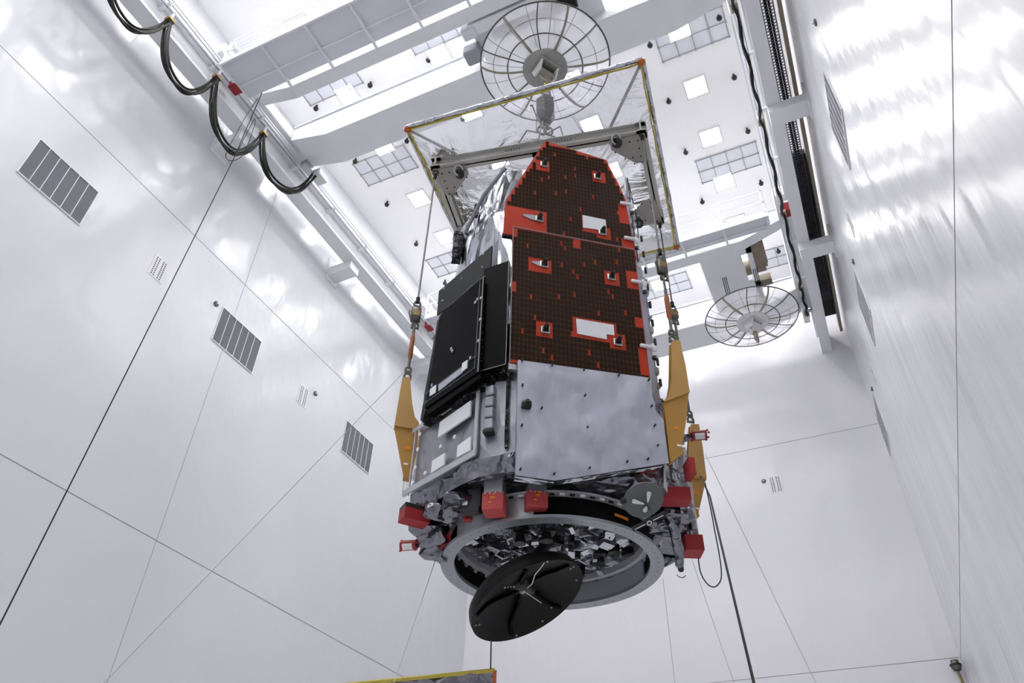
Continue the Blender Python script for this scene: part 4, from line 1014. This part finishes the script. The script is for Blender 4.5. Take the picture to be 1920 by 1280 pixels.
# film tray
ZQ = 8.47
TA, TB_, TC_ = unp(760, 240, ZQ), unp(1205, 112, ZQ), unp(1272, 464, ZQ)
TD = (TA[0]+TC_[0]-TB_[0], TA[1]+TC_[1]-TB_[1]); tq = [TA, TB_, TC_, TD]
tr_ = thing('film_tray', 'clear plastic film drip tray with yellow taped edges above the satellite', 'drip tray', Wp((0, 0, ZQ)))
def tf(a, b):
    p = lerp2(lerp2(TA, TB_, a), lerp2(TD, TC_, a), b)
    e = min(a, 1-a, b, 1-b)
    return (p[0], p[1], ZQ - .10*math.sin(min(1, e*4)*1.57) + .03*noise.noise(V((a*6, b*6, 0)))*min(1, e*8) + .01*noise.noise(V((a*22, b*22, 2)))*min(1, e*8))
m = MB(Wp); m.grid(tf, 60, 60); m.build('film_sheet', 'film', tr_, True)
m = MB(Wp)
for i in range(4):
    a, b = tq[i], tq[(i+1) % 4]; n_ = 22
    pts = [(*lerp2(a, b, k/n_), ZQ+.012+.006*noise.noise(V((k*.8, i*3, 1)))) for k in range(n_+1)]
    m.tube(pts, [.024*S*(1+.25*noise.noise(V((k*1.3, i*5, 4)))) for k in range(n_+1)], 8)
m.build('wrapped_edge', 'foil_bright', tr_, True)
m = MB(Wp)
for i in range(4):
    a, b = tq[i], tq[(i+1) % 4]; n_ = 22
    ctr = (0, 0)
    pts = [(*lerp2(lerp2(a, b, k/n_), ctr, .022+.008*noise.noise(V((k*.6, i*3, 8)))), ZQ-.012) for k in range(n_+1)]
    m.strip(pts, .016*S, .012*S, (0, 0, 1))
m.build('yellow_tape', 'tape_yellow', tr_)
m = MB(Wp)
for p in tq: m.bbox((p[0]*.985, p[1]*.985, ZQ-.005), (.035, .035, .03), .5)
m.build('corner_tape', 'tape_orange', tr_)
m = MB(Wp)
for i, (p, q) in enumerate(((TA, lerp2(A, B, .12)), (TB_, lerp2(B, A, .15)), (TC_, lerp2(Cc, D, .1)), (TD, lerp2(D, Cc, .1)))):
    m.strip([(p[0], p[1], ZQ), (q[0], q[1], ZF+.09)], .03*S, .012*S, (0, 0, 1))
m.build('corner_strut', 'gusset', tr_)

# ------------------------------------------------------------------ hook, block, clear discs
hk = thing('hook_block', 'crane hook with black wrapped block and shackles above the spreader frame', 'crane hook', Wp((0, 0, 9.4)))
m = MB(Wp); m.lathe([(.02*S, .30*S), (.05*S, .26*S), (.125*S, .17*S), (.125*S, -.14*S), (.08*S, -.24*S), (.02*S, -.26*S)], (0, 0, 9.96), 6); m.build('wrapped_block', 'black', hk, False)
m = MB(Wp); m.tube([(0, 0, 10.24), (.0, 0, 10.36)], .03*S, 10); m.build('block_eye', 'gusset', hk)
m = MB(Wp); shackle(m, Wp, 0, 0, 10.36, .05); shackle(m, Wp, 0, 0, 9.70, .045); shackle(m, Wp, -.02, 0, 9.60, .05)
m.tube([(.055*math.cos(a*.5)+.03, .0, 9.52+.085*math.sin(a*.5)) for a in range(13)], .013*S, 8, True); m.tube([(.055*math.cos(a*.5)-.05, .0, 9.50+.085*math.sin(a*.5)) for a in range(13)], .013*S, 8, True); m.build('shackle', 'shackle', hk)
m = MB(Wp)
for a, b in ((-.1, .22), (.12, .2), (.26, .03), (-.25, .05)): m.tube([(0, 0, 9.44), (a, b, 9.36), (a*2.2, b*1.2, ZF+.1)], .009*S, 6)
m.build('chain_leg', 'shackle', hk)
m = MB(Wp); m.tube([(-.12, 0, 9.78), (-.17, 0, 9.98)], .008*S, 6); m.bbox((-.18, 0, 9.99), (.02, .01, .01)); m.tube([(-.12, 0, 9.78), (-.12, 0, 9.45)], .004*S, 6); m.build('load_pin', 'cable', hk)
def hookshape(T, x, z, s):
    return [(x + s*.1, 0, z + s*1.0), (x + s*.05, 0, z + s*.6), (x + s*.35, 0, z+s*.35), (x+s*.42, 0, z), (x+s*.2, 0, z-s*.32), (x-s*.15, 0, z-s*.32), (x-s*.38, 0, z-s*.05)]
def clear_disc(label, c, R, hub, ropes, rope_r, phase, lower):
    c = V(c)
    t = thing('clear_drip_disc', label, 'drip disc', c, 'round clear drip discs under the crane hooks')
    def T(p): return c + V(p)
    prof = [(.34, 0), (.55, -.005), (.75, .01), (.9, .05), (1.0, .12)]
    def zr(r):
        for (a, za), (b, zb) in zip(prof[:-1], prof[1:]):
            if r <= b: return (za + (zb-za)*max(0, (r-a))/(b-a)) * R
        return prof[-1][1]*R
    m = MB(T); n = 72
    def fn(a, b):
        r = .33 + .67*b; th = a*2*math.pi; bul = .018*R*math.sin(a*16*math.pi)*math.sin(b*3.1)
        return (r*R*math.cos(th), r*R*math.sin(th), zr(r) + bul*.5 + .01*R*noise.noise(V((math.cos(th)*3, math.sin(th)*3, b*3))))
    m.grid(fn, 96, 14); m.build('film_dish', 'film_dish', t, True)
    m = MB(T); m.tube([(R*math.cos(a*math.pi/36), R*math.sin(a*math.pi/36), zr(1.0)) for a in range(72)], .018*R/1.4, 8, True); m.build('outer_ring', 'rib_dark', t)
    m = MB(T); m.tube([(.58*R*math.cos(a*math.pi/36), .58*R*math.sin(a*math.pi/36), zr(.58)) for a in range(72)], .014*R/1.4, 8, True); m.build('inner_ring', 'rib_dark', t)
    m = MB(T); m.tube([(.8*R*math.cos(a*math.pi/36), .8*R*math.sin(a*math.pi/36), zr(.8)) for a in range(72)], .006*R/1.4, 6, True)
    for k in range(16):
        th = phase + (k+.5)*math.pi/8; m.tube([((.34+.66*q/8)*R*math.cos(th), (.34+.66*q/8)*R*math.sin(th), zr(.34+.66*q/8)-.01) for q in range(9)], .005, 6)
    m.build('stay_wires', 'rib_dark', t)
    for k in range(12):
        th = phase + (k//2)*math.pi/3 + (0 if k % 2 == 0 else .42)
        m = MB(T); dr = .10*math.sin(k*2.3)
        pts = [((.34+.66*q/8)*R*math.cos(th+dr*(q/8)**2), (.34+.66*q/8)*R*math.sin(th+dr*(q/8)**2), zr(.34+.66*q/8)-.02) for q in range(9)]
        if k % 2 == 0: m.strip(pts, .05, .012, (0, 0, 1))
        else: m.tube(pts, .014, 6)
        m.build('rib', 'rib' if k % 2 == 0 else 'rib_dark', t)
    m = MB(T); m.lathe([(.335*R, -.03*R), (.345*R, -.02*R), (.345*R, .03*R), (0, .03*R), ], (0, 0, 0), 48); m.build('hub_plate', hub, t, True)
    a_ = TH + .35
    ca, sa = math.cos(a_), math.sin(a_)
    def T2(p): return c + V((p[0]*ca - p[1]*sa, p[0]*sa + p[1]*ca, p[2])) 
    s = R*.2; h = t
    m = MB(T2)
    for x in (-s*.72, s*.72): m.prism([(x-.02, -s*.75, -.02*R), (x-.02, s*.75, -.02*R), (x-.02, s*.4, -.24*R), (x-.02, -s*.4, -.24*R)], (.04, 0, 0))
    m.build('cheek_plate', 'hub_white', t)
    m = MB(T2); m.box((-s*.95, -s*.95, -.045*R), (s*.95, s*.95, -.028*R)); m.build('base_plate', hub, t)
    m = MB(T2); m.tube([(-s*.7, 0, -.14*R), (s*.7, 0, -.14*R)], s*.34, 16); m.build('crosshead', 'rib', t)
    if lower:
        m = MB(T2); k = .17*R; m.tube([(x, y, z-.30*R) for x, y, z in hookshape(None, 0, 0, k)], [.03, .045, .055, .06, .055, .045, .02], 10); m.build('hook', 'rib', t)
        m = MB(T2); m.tube([(0, 0, -.42*R), (0, 0, -.56*R)], .035, 8); m.build('link', 'tape_yellow', t)
    else:
        m = MB(T2); m.prism([(-s*.7, -s*.55, -.2*R), (s*.7, -s*.55, -.2*R), (s*.35, s*.3, -.36*R), (-s*.35, s*.3, -.36*R)], (0, 0, .1*R)); m.build('hook_housing', 'hub_white', t)
        m = MB(T2); k = .2*R; m.tube([(0, 0, -.3*R), (0, 0, -.5*R), (.02, -.02, -.6*R)], [.06, .075, .03], 10); m.build('hook', 'machinery', t)
    for x, y, zt in ropes:
        m = MB(); m.tube([(c.x+x, c.y+y, zt), (c.x+x*.9, c.y+y*.9, c.z+.03*R)], rope_r, 6); m.build('hoist_rope', 'cable', t)
    return t
nd = Wp((0, 0, 10.93))
R_ = 119/F*(nd-CAM).dot(fwd)*1.02
clear_disc('near clear plastic drip disc with brushed steel hub on the crane hook', nd, R_, 'hub', [(x, y, 19.8) for x in (-.33, -.2, .2, .33) for y in (-.12, .12)], .014, .30, True)
fd = onz(1411, 603, 17.7); R2 = 85/F*(fd-CAM).dot(fwd)
clear_disc('far clear plastic drip disc hanging near the right runway', fd, R2, 'hub_white', [(x, y, 20.1) for x in (-.62, -.56, -.5, .42, .48, .54) for y in (0, .05)], .012, .1, False)

# ------------------------------------------------------------------ ropes and tag lines
def rope(label, pts, r, mt='cable'):
    m = MB(); m.tube(pts, r, 6); return tag(m.build('tag_line', mt), label, 'rope')
def pr(px, py, d): return CAM + ray(px, py)*d
p0 = onz(492, 172, 19.7); p1 = onx(437, 300, -11.6); p2 = onx(0, 1170, -10.2)
rope('long black rope running from the near crane to the lower left of the photo', [p0, p1, p2, p2 + (p2-p1).normalized()*2.5], .011)
q = [onx(*p, -11.6) for p in ((492, 172), (462, 215), (437, 262), (421, 290), (428, 303), (450, 298), (462, 280), (480, 228), (478, 222), (470, 235), (437, 300))]
for _ in range(2): q = [q[0]] + [p for a_, b_ in zip(q[:-1], q[1:]) for p in (a_.lerp(b_, .25), a_.lerp(b_, .75))] + [q[-1]]
rope('thin slack loop of black rope hanging over the left runway beam', q, .009)
sl = Wp((-1.257, .05, 5.56)); e = sl + (pr(195, 1280, 9.0) - sl)*1.15
rope('thin pale tag line from the left sling shackle to the lower left', [sl, e], .004, 'pale_line')
a = Wp(at_z(818, 1045, 3.98)); b = pr(735, 1290, 7.5); rope('thin tag line from the lower left of the satellite', [a, b], .004, 'pale_line')
a = Wp((1.36, -.05, 4.95)); b = pr(1416, 1290, 6.0); rope('black tag line from the far right bracket down to the bottom edge', [a, pr(1331, 930, 9.2), b], .011)
a = Wp((1.36, -.03, 4.6)); 
q = [pr(x, y, 9.3) for x, y in ((1322, 905), (1334, 960), (1342, 1005), (1349, 1040), (1353, 1070), (1352, 1090), (1340, 1102), (1326, 1096), (1313, 1075), (1309, 1045))]
for _ in range(2): q = [q[0]] + [p for a_, b_ in zip(q[:-1], q[1:]) for p in (a_.lerp(b_, .25), a_.lerp(b_, .75))] + [q[-1]]
rope('thin slack looped cord hanging beside the lowest red cover', q, .007)
rope('thin grey line slanting to the bottom edge right of the loop', [pr(1322, 850, 12), pr(1532, 1285, 9)], .004, 'pale_line')
rope('faint grey line dropping from the lowest red cover', [pr(1297, 1048, 9.6), pr(1378, 1285, 8)], .003, 'pale_line')
rope('faint vertical grey line below the adapter ring', [pr(1243, 1085, 9.6), pr(1266, 1285, 8)], .003, 'pale_line')
rope('thin black line dropping behind the black dish', [pr(921, 1195, 9.2), pr(920, 1258, 9.2)], .008)
q = [pr(428, 1040, 12)]
# corner of a second film-covered frame at the bottom of the photo
cz2 = 9.2
k1, k2, k3 = pr(928, 1256, cz2), pr(640, 1284, cz2*1.02), pr(925, 1330, cz2)
t = thing('covered_frame', 'corner of a film-covered frame with yellow tape at the bottom edge', 'covered frame', k3)
k4 = k2 + (k3-k1)
m = MB(); m.grid(lambda a, b: tuple(k1.lerp(k2, a).lerp(k3.lerp(k4, a), b) + fwd*(.03*noise.noise(V((a*9, b*5, 0))))), 30, 12); m.build('film_sheet', 'foil_dark', t, True)
m = MB(); m.strip([k1, k2], .035, .03, fwd); m.build('taped_edge', 'tape_yellow', t)
m = MB(); m.strip([k1, k3], .04, .03, fwd); m.build('taped_edge', 'tape_orange', t)

for o in bpy.data.objects:
    if 'o_' in o: del o['o_']
